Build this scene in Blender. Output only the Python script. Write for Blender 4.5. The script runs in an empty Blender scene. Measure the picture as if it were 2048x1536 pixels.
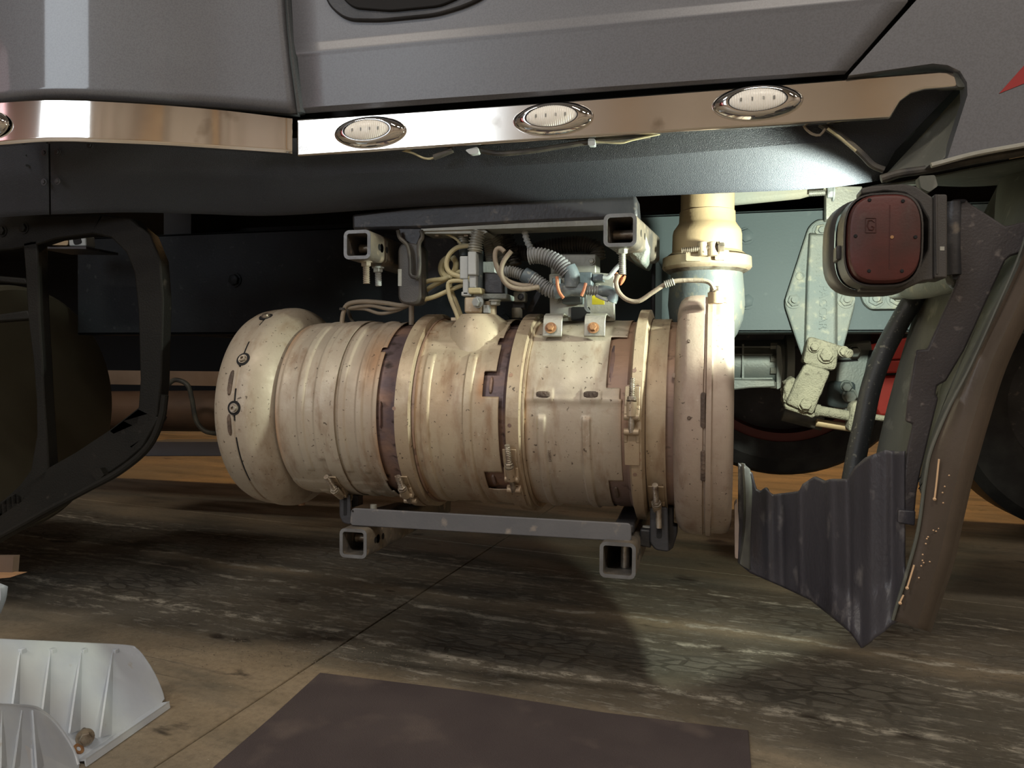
import bpy, bmesh, math, random
import numpy as np
from mathutils import Vector as V, Matrix
random.seed(7)
S = bpy.context.scene
COL = S.collection
# ---------------------------------------------------------------- camera
FOC = 1573.4
yc = V((406, 28, -FOC)).normalized()
xc = V((6103, -82, FOC)); xc = (xc - yc * xc.dot(yc)).normalized()
zc = xc.cross(yc)
MW = Matrix((xc, yc, zc))            # camera space -> world
CAM = V((0, 0, .62))
cd = bpy.data.cameras.new('camera'); cam = bpy.data.objects.new('camera', cd); COL.objects.link(cam)
cam.matrix_world = Matrix.Translation(CAM) @ MW.to_4x4()
cd.sensor_fit = 'HORIZONTAL'; cd.sensor_width = 36; cd.lens = FOC / 2048 * 36
cd.clip_start = .01; cd.clip_end = 60
S.camera = cam
# ---------------------------------------------------------------- world, lights, exposure
S.view_settings.view_transform = 'Standard'; S.view_settings.look = 'None'
S.view_settings.gamma = 1; S.view_settings.use_curve_mapping = False
S.view_settings.exposure = 0.0
S.cycles.use_denoising = True; S.cycles.use_adaptive_sampling = True; S.cycles.adaptive_threshold = .04
S.cycles.max_bounces = 5; S.cycles.diffuse_bounces = 3; S.cycles.glossy_bounces = 3; S.cycles.transmission_bounces = 4; S.cycles.sample_clamp_indirect = 3
w = bpy.data.worlds.new('world'); S.world = w; w.use_nodes = True
w.node_tree.nodes['Background'].inputs[0].default_value = (.75, .85, 1, 1)
w.node_tree.nodes['Background'].inputs[1].default_value = 1.0

def area(name, loc, target, sx, sy, power, col):
    l = bpy.data.lights.new(name, 'AREA'); l.shape = 'RECTANGLE'; l.size = sx; l.size_y = sy
    l.energy = power; l.color = col
    o = bpy.data.objects.new(name, l); COL.objects.link(o); o.location = loc
    o.rotation_euler = (V(target) - V(loc)).to_track_quat('-Z', 'Y').to_euler()
    return o
area('daylight_bay_door', (-3.55, -5.95, 3.05), (-3.55, 0, 3.05), 2.1, 2.7, 115, (.86, .94, 1))
for i, (x, y) in enumerate([(-2.6, -2.6), (0.6, -2.6), (3.6, -2.6), (6.4, -1.6)]):  # last one is added to brighten the rear panel and right wall
    area('shop_lamp', (x, y, 4.7), (x, y, 0), 1.5, .35, 105, (1, .9, .78))
area('sodium_lamp', (-1.5, 5.6, 4.6), (-1.5, 5.2, 0), 1.5, .5, 66, (1, .58, .24))
area('sodium_lamp', (.6, 5.6, 4.6), (.6, 5.2, 0), 1.5, .5, 75, (1, .58, .24))

def wl(u, v, Y):
    d = MW @ V((u - 1024, 768 - v, -FOC)); return CAM + d * (Y / d.y)
P = wl
lp = bpy.data.lights.new('work_light', 'SPOT'); lp.energy = 21; lp.color = (.92, 1, .83); lp.shadow_soft_size = .014
lp.spot_size = math.radians(134); lp.spot_blend = .12
lo = bpy.data.objects.new('work_light', lp); COL.objects.link(lo)
lo.location = P(1716, 505, 1.155)
lo.rotation_euler = V((-math.sin(math.radians(38)), math.cos(math.radians(38)), math.tan(math.radians(6)))).to_track_quat('-Z', 'Y').to_euler()

# ---------------------------------------------------------------- materials
def M(name, col, rough=.5, metal=0., col2=None, ns=6., dust=None, bump=None, coat=0, crough=.05, st=(1, 1, 1), trans=0, spec=.5, lo=.4, hi=.65, ior=1.45):
    m = bpy.data.materials.new(name); m.use_nodes = True; nt = m.node_tree; N = nt.nodes; L = nt.links
    b = N['Principled BSDF']; b.inputs['Roughness'].default_value = rough; b.inputs['Metallic'].default_value = metal
    b.inputs['Coat Weight'].default_value = coat; b.inputs['Coat Roughness'].default_value = crough
    b.inputs['Transmission Weight'].default_value = trans; b.inputs['Specular IOR Level'].default_value = spec
    b.inputs['IOR'].default_value = ior
    tc = N.new('ShaderNodeTexCoord'); mp = N.new('ShaderNodeMapping'); mp.inputs['Scale'].default_value = st
    L.new(tc.outputs['Object'], mp.inputs['Vector'])
    def noise(sc, det=4, src=mp):
        n = N.new('ShaderNodeTexNoise'); n.inputs['Scale'].default_value = sc; n.inputs['Detail'].default_value = det
        L.new(src.outputs[0] if src is mp else src.outputs['Object'], n.inputs['Vector']); return n
    def ramp(n, a, c):
        r = N.new('ShaderNodeMapRange'); r.inputs['From Min'].default_value = a; r.inputs['From Max'].default_value = c
        L.new(n.outputs['Fac'], r.inputs['Value']); return r
    def mix(f, a, c):
        x = N.new('ShaderNodeMix'); x.data_type = 'RGBA'; L.new(f.outputs[0], x.inputs['Factor'])
        for s, q in ((6, a), (7, c)):
            if isinstance(q, tuple): x.inputs[s].default_value = (*q, 1)
            else: L.new(q, x.inputs[s])
        return x.outputs[2]
    c = tuple(col)
    if col2: c = mix(ramp(noise(ns), lo, hi), c, tuple(col2))
    if dust:
        dc, dsc, a, h = dust
        c = mix(ramp(noise(dsc, 5), a, h), c, tuple(dc))
    if isinstance(c, tuple): b.inputs['Base Color'].default_value = (*c, 1)
    else: L.new(c, b.inputs['Base Color'])
    if bump:
        bn = N.new('ShaderNodeBump'); bn.inputs['Strength'].default_value = bump[1]; bn.inputs['Distance'].default_value = .002
        L.new(noise(bump[0], 3).outputs['Fac'], bn.inputs['Height']); L.new(bn.outputs[0], b.inputs['Normal'])
    return m
def metal(name, c1, c2, c3, rough=.52, met=.3, sc=1.0, st=(3.2, 1, 1), spots=(.07, .05, .035)):
    # stained stainless: two broad tones, streaks round the drum, dark pits and pale scuffs
    m = bpy.data.materials.new(name); m.use_nodes = True; nt = m.node_tree; N = nt.nodes; L = nt.links; b = N['Principled BSDF']
    b.inputs['Metallic'].default_value = met
    tc = N.new('ShaderNodeTexCoord')
    def noise(scale, k, det=5, rg=.6):
        q = N.new('ShaderNodeMapping'); q.inputs['Scale'].default_value = k; L.new(tc.outputs['Object'], q.inputs['Vector'])
        n = N.new('ShaderNodeTexNoise'); n.inputs['Scale'].default_value = scale * sc; n.inputs['Detail'].default_value = det; n.inputs['Roughness'].default_value = rg
        L.new(q.outputs[0], n.inputs['Vector']); return n.outputs['Fac']
    def mr(f, a, c, x=0., y=1.):
        r_ = N.new('ShaderNodeMapRange'); r_.interpolation_type = 'SMOOTHSTEP'
        for k, q in (('From Min', a), ('From Max', c), ('To Min', x), ('To Max', y)): r_.inputs[k].default_value = q
        L.new(f, r_.inputs['Value']); return r_.outputs[0]
    def mix(f, a, c):
        x = N.new('ShaderNodeMix'); x.data_type = 'RGBA'; L.new(f, x.inputs[0])
        for s_, q in ((6, a), (7, c)):
            if isinstance(q, tuple): x.inputs[s_].default_value = (*q, 1)
            else: L.new(q, x.inputs[s_])
        return x.outputs[2]
    c = mix(mr(noise(5, (1, 1, 1)), .40, .62), c1, c2)
    at = N.new('ShaderNodeAttribute'); at.attribute_name = 'heat_tint'
    c = mix(at.outputs['Color'], c, (.40, .215, .10))
    c = mix(mr(noise(9, st, 6), .50, .72, 0, .85), c, c3)
    c = mix(mr(noise(34, (1, 1, 1), 6, .7), .56, .74, 0, .55), c, c3)
    c = mix(mr(noise(150, (1, 1, 1), 2), .67, .72, 0, .85), c, spots)
    c = mix(mr(noise(60, (1, 2.2, .6), 5, .75), .63, .74, 0, .5), c, (.62, .58, .50))
    L.new(c, b.inputs['Base Color']); L.new(mr(noise(20, (1, 1, 1)), .35, .65, rough - .08, rough + .12), b.inputs['Roughness'])
    bn = N.new('ShaderNodeBump'); bn.inputs['Strength'].default_value = .25; bn.inputs['Distance'].default_value = .0015
    L.new(noise(140, (1, 1, 1), 4, .7), bn.inputs['Height']); L.new(bn.outputs[0], b.inputs['Normal'])
    return m
steel = metal('canister_steel', (.44, .39, .31), (.40, .34, .27), (.25, .17, .11))
steel_y = metal('canister_steel_tan', (.46, .39, .28), (.40, .33, .24), (.27, .17, .10))
capm = metal('cap_steel', (.42, .365, .29), (.36, .31, .24), (.24, .17, .11))
boxm = metal('outlet_box_steel', (.37, .31, .25), (.32, .25, .20), (.22, .15, .11), .55)
heat = M('heat_tinted_steel', (.13, .095, .10), .5, .4, (.34, .20, .13), 14, ((.04, .028, .024), 60, .56, .7), (160, .3), st=(.5, 1, 1))
heat2 = M('heat_tan_steel', (.34, .22, .15), .5, .35, (.20, .14, .12), 10, ((.07, .045, .035), 70, .60, .74), (160, .2), st=(.5, 1, 1))
clampm = metal('clamp_steel', (.42, .34, .24), (.37, .29, .20), (.24, .16, .10), .48, .4)
weld = M('weld_scorched', (.07, .05, .04), .75, .1, (.14, .10, .075), 40, None, (250, .8))
boltm = M('bolt_steel', (.36, .32, .26), .4, .7, (.16, .12, .09), 60, None, (300, .3))
rustb = M('rusty_bolt', (.40, .22, .10), .6, .3, (.22, .11, .06), 80, None, (200, .4))
paint = M('grey_metallic_paint', (.115, .118, .13), .48, .25, (.095, .097, .108), 420, None, (500, .04), coat=.7)
blackp = M('black_textured_plastic', (.032, .036, .047), .5, 0, (.040, .045, .056), 5, ((.075, .08, .09), 700, .60, .70), (900, .8))
chrome = M('polished_stainless', (.78, .76, .73), .07, 1, (.70, .68, .64), 5, ((.5, .47, .43), 14, .66, .76), (3, .03))
chrome2 = M('brushed_stainless', (.76, .73, .69), .13, 1, (.66, .63, .58), 5, ((.42, .38, .33), 18, .66, .78), (3, .03))
bez = M('chrome_bezel', (.75, .75, .75), .05, 1)
lens = M('frosted_clear_lens', (.97, .95, .88), .2, 0, trans=.08, spec=.6)
ledm = M('led_chip', (.22, .22, .2), .4)
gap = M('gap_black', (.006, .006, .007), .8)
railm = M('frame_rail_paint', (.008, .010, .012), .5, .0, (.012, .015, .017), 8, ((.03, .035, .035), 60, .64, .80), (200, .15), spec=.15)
castm = M('dusty_casting', (.17, .20, .195), .7, .1, (.24, .25, .22), 10, ((.34, .34, .27), 60, .55, .75), (260, .6))
dustm = M('caked_dust', (.27, .255, .19), .95, 0, (.21, .20, .15), 30, ((.13, .12, .09), 120, .6, .7), (330, 1.6))
darkm = M('black_painted_steel', (.03, .031, .035), .45, .2, (.055, .055, .06), 9, ((.16, .14, .12), 40, .62, .74), (180, .25))
tubem = M('worn_square_tube', (.09, .085, .08), .5, .3, (.20, .17, .13), 14, ((.33, .27, .2), 50, .58, .7), (180, .3))
rawtube = M('cut_tube_face', (.17, .175, .18), .45, .5, (.12, .12, .12), 30, None, (200, .2))
pipem = M('tan_heated_pipe', (.42, .31, .18), .55, .2, (.36, .28, .18), 5, ((.3, .25, .18), 80, .7, .78), (260, .12))
dome = M('grey_outlet_cone', (.10, .12, .125), .55, .15, (.14, .145, .125), 7, ((.2, .19, .14), 60, .56, .7), (220, .2))
hoseg = M('grey_corrugated_loom', (.20, .21, .22), .6, 0, (.30, .31, .30), 20, None, (300, .2))
hosed = M('black_corrugated_loom', (.03, .028, .027), .6, 0, (.10, .09, .07), 20, None, (300, .2))
hosec = M('cream_coated_hose', (.50, .45, .26), .6, 0, (.38, .34, .22), 20, None, (200, .3))
hoseb = M('tan_rubber_hose', (.24, .20, .15), .6, 0, (.34, .29, .22), 20, None, (200, .3))
conn = M('blue_grey_connector', (.09, .12, .14), .5, 0, (.15, .18, .19), 12, ((.3, .33, .3), 80, .62, .74), (200, .2))
whitec = M('pale_connector', (.42, .45, .45), .45, 0, (.3, .33, .33), 15, ((.15, .15, .14), 70, .64, .74), (200, .2))
alum = M('dusty_aluminium', (.36, .36, .32), .5, .4, (.28, .28, .24), 12, ((.42, .40, .32), 60, .6, .74), (200, .25))
yel = M('yellow_tag', (.75, .66, .04), .5)
ora = M('orange_clip', (.52, .20, .09), .5, 0, (.4, .15, .08), 40)
redp = M('dirty_red_plastic', (.075, .016, .013), .5, 0, (.032, .015, .012), 14, ((.09, .07, .06), 26, .62, .8), (300, .1))
reelb = M('dark_grey_plastic', (.045, .042, .04), .45, 0, (.06, .055, .05), 12, ((.14, .12, .1), 40, .64, .8), (500, .2))
flapm = M('torn_black_plastic', (.035, .034, .042), .42, 0, (.055, .053, .062), 7, ((.17, .16, .16), 32, .6, .78), (260, .35), st=(1, 1, .5))
linerm = M('grey_dusty_liner', (.09, .095, .08), .7, 0, (.13, .13, .11), 6, ((.2, .2, .17), 60, .6, .75), (200, .3), st=(1, 1, .4))
edgem = M('brown_fender_edge', (.062, .048, .036), .45, 0, (.085, .065, .05), 8, None, (200, .15))
splat = M('tan_paint_splash', (.62, .42, .25), .6)
redt = M('red_chassis_paint', (.50, .045, .035), .4, .1, (.38, .04, .03), 8, None, None)
redr = M('red_truck_paint', (.55, .05, .04), .25, .1, (.5, .05, .04), 5, coat=1)
gearm = M('grey_gearbox_casting', (.22, .25, .24), .5, .3, (.3, .31, .28), 10, None, (200, .3))
rubber = M('tyre_rubber', (.018, .018, .02), .6, 0, (.04, .04, .04), 12, None, (120, .5))
tankm = M('painted_tank_end', (.065, .06, .042), .55, .1, (.075, .07, .05), 6, None, (300, .1))
brown = M('brown_cylinder_paint', (.14, .08, .05), .5, .1, (.10, .06, .04), 8)
matm = M('dark_rubber_mat', (.085, .068, .068), .62, 0, (.105, .085, .082), 5, ((.19, .15, .13), 7, .56, .80), (600, .5))
plas = M('translucent_plastic', (.88, .95, 1.0), .25, 0, (.74, .81, .92), 9, ((.62, .55, .45), 30, .70, .82), (90, .15), trans=.35)
woodm = M('wood_plank', (.42, .30, .18), .6, 0, (.3, .2, .12), 14, st=(1, 6, .5))
wallm = M('beige_wall_sheet', (.52, .46, .40), .75, 0, (.46, .40, .34), 3, st=(3, 3, .3))
ceilm = M('ceiling_sheet', (.30, .29, .27), .8, 0, (.25, .24, .22), 2)
blade = M('pale_blade_plastic', (.30, .33, .38), .4)

def floor_material():
    m = bpy.data.materials.new('stained_concrete'); m.use_nodes = True; nt = m.node_tree; N = nt.nodes; L = nt.links
    b = N['Principled BSDF']; tc = N.new('ShaderNodeNewGeometry')
    rot = N.new('ShaderNodeMapping'); rot.inputs['Rotation'].default_value = (0, 0, math.radians(9.4)); L.new(tc.outputs['Position'], rot.inputs['Vector'])
    def mapping(s):
        q = N.new('ShaderNodeMapping'); q.inputs['Scale'].default_value = s; L.new(rot.outputs[0], q.inputs['Vector']); return q
    def noise(s, sc, d=5, rg=.55):
        n = N.new('ShaderNodeTexNoise'); n.inputs['Scale'].default_value = sc; n.inputs['Detail'].default_value = d; n.inputs['Roughness'].default_value = rg
        L.new(mapping(s).outputs[0], n.inputs['Vector']); return n.outputs['Fac']
    def mr(f, a, c, x=0., y=1.):
        r = N.new('ShaderNodeMapRange'); r.interpolation_type = 'SMOOTHSTEP'
        for k, q in (('From Min', a), ('From Max', c), ('To Min', x), ('To Max', y)): r.inputs[k].default_value = q
        L.new(f, r.inputs['Value']); return r.outputs[0]
    def mth(op, a, c):
        r = N.new('ShaderNodeMath'); r.operation = op
        for i, q in enumerate((a, c)):
            if isinstance(q, (int, float)): r.inputs[i].default_value = q
            else: L.new(q, r.inputs[i])
        return r.outputs[0]
    def mix(f, a, c):
        x = N.new('ShaderNodeMix'); x.data_type = 'RGBA'
        if isinstance(f, float): x.inputs[0].default_value = f
        else: L.new(f, x.inputs[0])
        for s, q in ((6, a), (7, c)):
            if isinstance(q, tuple): x.inputs[s].default_value = (*q, 1)
            else: L.new(q, x.inputs[s])
        return x.outputs[2]
    sep = N.new('ShaderNodeSeparateXYZ'); L.new(rot.outputs[0], sep.inputs[0])
    c = mix(mr(noise((1, 1, 1), 1.1), .38, .62), (.38, .30, .20), (.26, .225, .17))
    c = mix(mr(noise((.5, 1.8, 1), 3.2), .45, .7), c, (.18, .16, .12))
    # two dirty wheel tracks that run along the truck
    wob = mth('MULTIPLY', mth('SUBTRACT', noise((1, 1, 1), 1.6), .5), .25)
    yy = mth('ADD', sep.outputs[1], wob)
    def band(y0, hw, soft):
        return mr(mth('ABSOLUTE', mth('SUBTRACT', yy, y0), 0), hw + soft, hw)
    tr = mth('MAXIMUM', band(1.60, .20, .10), band(2.12, .16, .08))
    c = mix(mth('MULTIPLY', tr, .75), c, (.105, .098, .08))
    grit = mr(noise((.5, 1.6, 1), 26, 10, .75), .50, .62)
    c = mix(mth('MULTIPLY', mth('MULTIPLY', grit, tr), .85), c, (.45, .41, .33))
    vo = N.new('ShaderNodeTexVoronoi'); vo.feature = 'DISTANCE_TO_EDGE'; vo.inputs['Scale'].default_value = 15; vo.inputs['Randomness'].default_value = .75
    L.new(mapping((1, 2.1, 1)).outputs[0], vo.inputs['Vector'])
    cell = mr(vo.outputs['Distance'], .05, .12)
    tread = mth('MULTIPLY', cell, mth('MAXIMUM', band(2.04, .13, .02), band(1.62, .08, .02)))
    tread = mth('MULTIPLY', tread, mr(noise((1, 1, 1), 2.3), .44, .58))
    c = mix(mth('MULTIPLY', mth('MULTIPLY', mth('MAXIMUM', band(2.04, .14, .02), band(1.62, .09, .02)), .6), mr(noise((1, 1, 1), 2.3), .44, .58)), c, (.075, .068, .055))
    c = mix(mth('MULTIPLY', tread, .42), c, (.32, .295, .24))
    edges = mth('MAXIMUM', mth('MAXIMUM', band(1.90, .004, .014), band(2.20, .003, .010)), mth('MAXIMUM', band(1.78, .004, .012), band(1.50, .006, .02)))
    c = mix(mth('MULTIPLY', edges, mr(noise((.6, 1, 1), 22, 8, .8), .46, .58)), c, (.60, .55, .45))
    lines = mth('MULTIPLY', mr(noise((.22, 5, 1), 9, 8, .7), .60, .66), mr(noise((1, 1, 1), 3.1), .45, .6))
    c = mix(mth('MULTIPLY', lines, .5), c, (.25, .225, .18))
    c = mix(mr(noise((.7, 1.5, 1), 7), .62, .72), c, (.055, .045, .034))
    c = mix(mth('MULTIPLY', mr(noise((1, 1, 1), 60, 8, .8), .42, .68), .35), c, (.06, .052, .042))
    c = mix(mr(noise((1, 1, 1), 150, 2), .70, .74), c, (.5, .45, .36))
    # sweepings heaped beside the joint
    L.new(c, b.inputs['Base Color'])
    L.new(mr(noise((.5, 2, 1), 4), .4, .65, .42, .72), b.inputs['Roughness'])
    bn = N.new('ShaderNodeBump'); bn.inputs['Strength'].default_value = .6; bn.inputs['Distance'].default_value = .004
    h = mth('ADD', mth('MULTIPLY', grit, tr), mth('MULTIPLY', noise((1, 1, 1), 90, 6, .7), .5)); h = mth('ADD', h, mth('MULTIPLY', tread, .8)); h = mth('ADD', h, lines)
    L.new(h, bn.inputs['Height']); L.new(bn.outputs[0], b.inputs['Normal'])
    return m
concrete = floor_material()

# ---------------------------------------------------------------- mesh helpers
class MB:
    def __init__(s): s.v = []; s.f = []
    def add(s, vs, fs):
        o = len(s.v); s.v += [V(p) for p in vs]; s.f += [tuple(i + o for i in f) for f in fs]; return s
    def box(s, c, sz, rot=None):
        c = V(c); vs = []
        for k in range(8):
            p = V(((k & 1) - .5, ((k >> 1) & 1) - .5, ((k >> 2) & 1) - .5)); p = V((p.x * sz[0], p.y * sz[1], p.z * sz[2]))
            vs.append(c + (rot @ p if rot else p))
        return s.add(vs, [(0, 2, 3, 1), (4, 5, 7, 6), (0, 1, 5, 4), (2, 6, 7, 3), (0, 4, 6, 2), (1, 3, 7, 5)])
    def prism(s, a, b):      # two matching loops
        n = len(a); return s.add(list(a) + list(b), [tuple(range(n)), tuple(range(2 * n - 1, n - 1, -1))] + [(i, i + n, (i + 1) % n + n, (i + 1) % n) for i in range(n)])
    def rings(s, rs, closed=False, caps=True):
        n = len(rs[0]); m = len(rs); vs = [p for r in rs for p in r]; fs = []
        for i in range(m if closed else m - 1):
            for j in range(n):
                a, b_ = i * n, ((i + 1) % m) * n; fs.append((a + j, a + (j + 1) % n, b_ + (j + 1) % n, b_ + j))
        if caps and not closed: fs += [tuple(range(n - 1, -1, -1)), tuple(range((m - 1) * n, m * n))]
        return s.add(vs, fs)
    def cyl(s, a, b, r, r2=None, n=16):
        a = V(a); b = V(b); d = (b - a).normalized(); q = d.to_track_quat('Z', 'Y'); r2 = r if r2 is None else r2
        c = [q @ V((math.cos(t * 2 * math.pi / n), math.sin(t * 2 * math.pi / n), 0)) for t in range(n)]
        return s.rings([[a + k * r for k in c], [b + k * r2 for k in c]])
    def lathe(s, prof, o, ax, n=48, closed=False, caps=False, arc=None):
        o = V(o); ax = V(ax).normalized(); q = ax.to_track_quat('Z', 'Y')
        rs = []
        for t, r in prof:
            rs.append([o + ax * t + q @ V((math.cos(k * 2 * math.pi / n), math.sin(k * 2 * math.pi / n), 0)) * r for k in range(n)])
        return s.rings(rs, closed, caps)
    def tube(s, pts, r, n=10, corr=None, step=None):
        pts = smooth_path(pts, step or (corr[1] / 4 if corr else max(r * .7, .004)))
        up = V((.13, .31, .94)); rs = []; L = 0
        for i, p in enumerate(pts):
            t = (pts[min(i + 1, len(pts) - 1)] - pts[max(i - 1, 0)]).normalized()
            if i: L += (p - pts[i - 1]).length
            a = (up - t * up.dot(t)); a = a.normalized() if a.length > 1e-4 else t.orthogonal().normalized(); up = a; b = t.cross(a)
            rr = r
            if corr: rr = r + corr[0] * (1 if (i % 4) < 2 else -1)
            rs.append([p + (a * math.cos(k * 2 * math.pi / n) + b * math.sin(k * 2 * math.pi / n)) * rr for k in range(n)])
        return s.rings(rs)
def smooth_path(pts, step):
    pts = [V(p) for p in pts]
    if len(pts) < 3:
        n = max(1, int((pts[1] - pts[0]).length / step)); return [pts[0].lerp(pts[1], i / n) for i in range(n + 1)]
    out = []
    q = [pts[0] * 2 - pts[1]] + pts + [pts[-1] * 2 - pts[-2]]
    for i in range(1, len(q) - 2):
        a, b, c, d = q[i - 1:i + 3]; n = max(1, round((c - b).length / step))
        for k in range(n):
            t = k / n; out.append(.5 * ((2 * b) + (c - a) * t + (2 * a - 5 * b + 4 * c - d) * t * t + (3 * b - a - 3 * c + d) * t ** 3))
    return out + [pts[-1]]
ORG = {}
def origin(o): return ORG.get(o.name, V((0, 0, 0))) if o else None
def link(name, me, parent=None, org=None, bev=0, ang=35, solid=0, off=-1):
    o = bpy.data.objects.new(name, me); COL.objects.link(o)
    if parent: o.parent = parent; ORG[o.name] = origin(parent)
    else: o.location = org; ORG[o.name] = org
    if solid:
        q = o.modifiers.new('solid', 'SOLIDIFY'); q.thickness = solid; q.offset = off
        if off != 0: q = o.modifiers.new('weighted', 'WEIGHTED_NORMAL'); q.keep_sharp = True; q.weight = 80
    if bev:
        q = o.modifiers.new('bevel', 'BEVEL'); q.width = bev; q.segments = 2; q.limit_method = 'ANGLE'; q.angle_limit = math.radians(35)
    return o
def O(name, mb, mat, parent=None, bev=0, ang=35, solid=0, off=-1, smooth=True, fix=True):
    me = bpy.data.meshes.new(name)
    vs = mb.v
    if parent: org = origin(parent)
    else:
        lo_ = [min(p[i] for p in vs) for i in range(3)]; hi_ = [max(p[i] for p in vs) for i in range(3)]
        org = V(((lo_[0] + hi_[0]) / 2, (lo_[1] + hi_[1]) / 2, lo_[2]))
    me.from_pydata([p - org for p in vs], [], mb.f)
    if fix:
        bm = bmesh.new(); bm.from_mesh(me); bmesh.ops.recalc_face_normals(bm, faces=bm.faces); bm.to_mesh(me); bm.free()
    me.materials.append(mat)
    if smooth:
        me.shade_smooth(); me.set_sharp_from_angle(angle=math.radians(ang))
    return link(name, me, parent, org, bev, ang, solid, off)
def tag(o, label, cat, group=None, kind=None):
    if label: o['label'] = label
    if cat: o['category'] = cat
    if group: o['group'] = group
    if kind: o['kind'] = kind
    return o
def thing(name, label, cat, loc, group=None, kind=None):
    o = bpy.data.objects.new(name, None); COL.objects.link(o); o.location = loc; o.empty_display_size = .05; ORG[o.name] = V(loc)
    return tag(o, label, cat, group, kind)
def again(src, parent, delta):     # another copy of a part, moved by delta
    o = src.copy(); COL.objects.link(o); o.parent = parent; o.location = V(src.location) + V(delta); ORG[o.name] = origin(parent); return o
def pl(pts, Y, th, back=None):     # plate facing the camera side, outline in picture px at depth Y
    a = [P(p[0], p[1], p[2] if len(p) > 2 else Y) for p in pts]; b = [p + V((0, th, 0)) for p in a]
    return MB().prism(a, b)
def rnd(pts, r, n=4):
    out = []; m = len(pts)
    for i in range(m):
        p = V((*pts[i][:2], 0)); a = V((*pts[i - 1][:2], 0)); c = V((*pts[(i + 1) % m][:2], 0))
        rr = min(r, (a - p).length * .45, (c - p).length * .45); s = p + (a - p).normalized() * rr; e = p + (c - p).normalized() * rr
        for k in range(n + 1):
            t = k / n; q = s * (1 - t) ** 2 + p * 2 * t * (1 - t) + e * t * t; out.append((q.x, q.y))
    return out
def rect(u0, v0, u1, v1, r=4): return rnd([(u0, v0), (u1, v0), (u1, v1), (u0, v1)], r)
def path(pts, Y=None): return [P(p[0], p[1], p[2] if len(p) > 2 else Y) for p in pts]
def sheet(rows, nu=None, nv=None, fn=None):  # rows of (u,v,Y) -> smooth grid
    R = [[P(*p) for p in r] for r in rows]
    if nu:
        R2 = []
        for r in R:
            q = smooth_path(r, 1e9) if False else r; o_ = []
            ext = [r[0] * 2 - r[1]] + r + [r[-1] * 2 - r[-2]]
            for i in range(len(r) - 1):
                a, b, c, d = ext[i:i + 4]
                for k in range(nu):
                    t = k / nu; o_.append(.5 * ((2 * b) + (c - a) * t + (2 * a - 5 * b + 4 * c - d) * t * t + (3 * b - a - 3 * c + d) * t ** 3))
            o_.append(r[-1]); R2.append(o_)
        R = R2
    if nv:
        R3 = []
        for i in range(len(R) - 1):
            for k in range(nv): R3.append([a.lerp(b, k / nv) for a, b in zip(R[i], R[i + 1])])
        R3.append(R[-1]); R = R3
    if fn: R = [[fn(p, i / (len(R) - 1), j / (len(r) - 1)) for j, p in enumerate(r)] for i, r in enumerate(R)]
    n = len(R[0]); mb = MB()
    return mb.add([p for r in R for p in r], [(i * n + j, i * n + j + 1, (i + 1) * n + j + 1, (i + 1) * n + j) for i in range(len(R) - 1) for j in range(n - 1)])
def hexb(c, d, r, h=None, washer=1.35, stud=0, n=6, rot=0.):   # hex head facing direction d at point c
    c = V(c); d = V(d).normalized(); h = h or r * .7; mb = MB(); q = d.to_track_quat('Z', 'Y')
    if washer: mb.cyl(c, c + d * h * .25, r * washer, n=20)
    def ring(t, s): return [c + d * t + q @ V((math.cos(k * math.pi / 3 + rot), math.sin(k * math.pi / 3 + rot), 0)) * s for k in range(6)]
    mb.rings([ring(h * .2, r), ring(h * .9, r), ring(h, r * .86)])
    if stud: mb.cyl(c, c + d * (h + stud), r * .5, n=12)
    return mb
def thread(mb, a, b, r): mb.tube([a, b], r, 12, corr=(r * .1, .003)); return mb
def text(name, body, size, ext, loc, rotm, mat, parent):
    cu = bpy.data.curves.new(name, 'FONT'); cu.body = body; cu.size = size; cu.extrude = ext; cu.align_x = 'CENTER'; cu.align_y = 'CENTER'
    t = bpy.data.objects.new(name, cu); COL.objects.link(t)
    me = bpy.data.meshes.new_from_object(t.evaluated_get(bpy.context.evaluated_depsgraph_get())); bpy.data.objects.remove(t)
    me.transform(Matrix.Translation(V(loc) - (origin(parent) if parent else V((0, 0, 0)))) @ rotm.to_4x4())
    me.materials.clear(); me.materials.append(mat)
    return link(name, me, parent, V((0, 0, 0)))
FRONT = Matrix.Rotation(math.radians(90), 3, 'X')      # text standing up, read from the camera side

# ---------------------------------------------------------------- setting
def F(u, v, z=0.):
    d = MW @ V((u - 1024, 768 - v, -FOC)); return CAM + d * ((z - CAM.z) / d.z)
fl = MB().box((0, .75, -.06), (17, 14.5, .06)); floor = O('floor', fl, M('joint_dirt', (.035, .028, .02), .9)); floor['kind'] = 'structure'
J = F(985, 1093); e1 = (F(330, 1520) - J).normalized(); e2 = (F(1500, 1158) - F(800, 1076)).normalized()
def lineX(o_, d, far): return o_ + d * far
gp = .0018
n1 = V((-e1.y, e1.x, 0)); n2 = V((-e2.y, e2.x, 0))
if n1.dot(e2) < 0: n1 = -n1
if n2.y < 0: n2 = -n2
def slab(sg1, sg2):
    # quadrant: sg1 = side along e2 of joint one, sg2 = +1 beyond joint two, -1 nearer
    c0 = J + n1 * gp * sg1 + n2 * gp * sg2
    ax = e2 * sg1 * 9; bx = (-e1 if sg2 > 0 else e1) * (6.3 if sg2 > 0 else 9.5)
    q = [c0, c0 + ax, c0 + ax + bx, c0 + bx]
    N_ = 1
    a = [V((p.x, p.y, 0)) for p in q]; b = [V((p.x, p.y, -.03)) for p in q]
    return MB().prism(a, b)
for a_ in (-1, 1):
    for b_ in (-1, 1): O('concrete_slab', slab(a_, b_), concrete, floor, bev=.002)
def st(name, mb, m, **k): o = O(name, mb, m, **k); o['kind'] = 'structure'; return o
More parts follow.
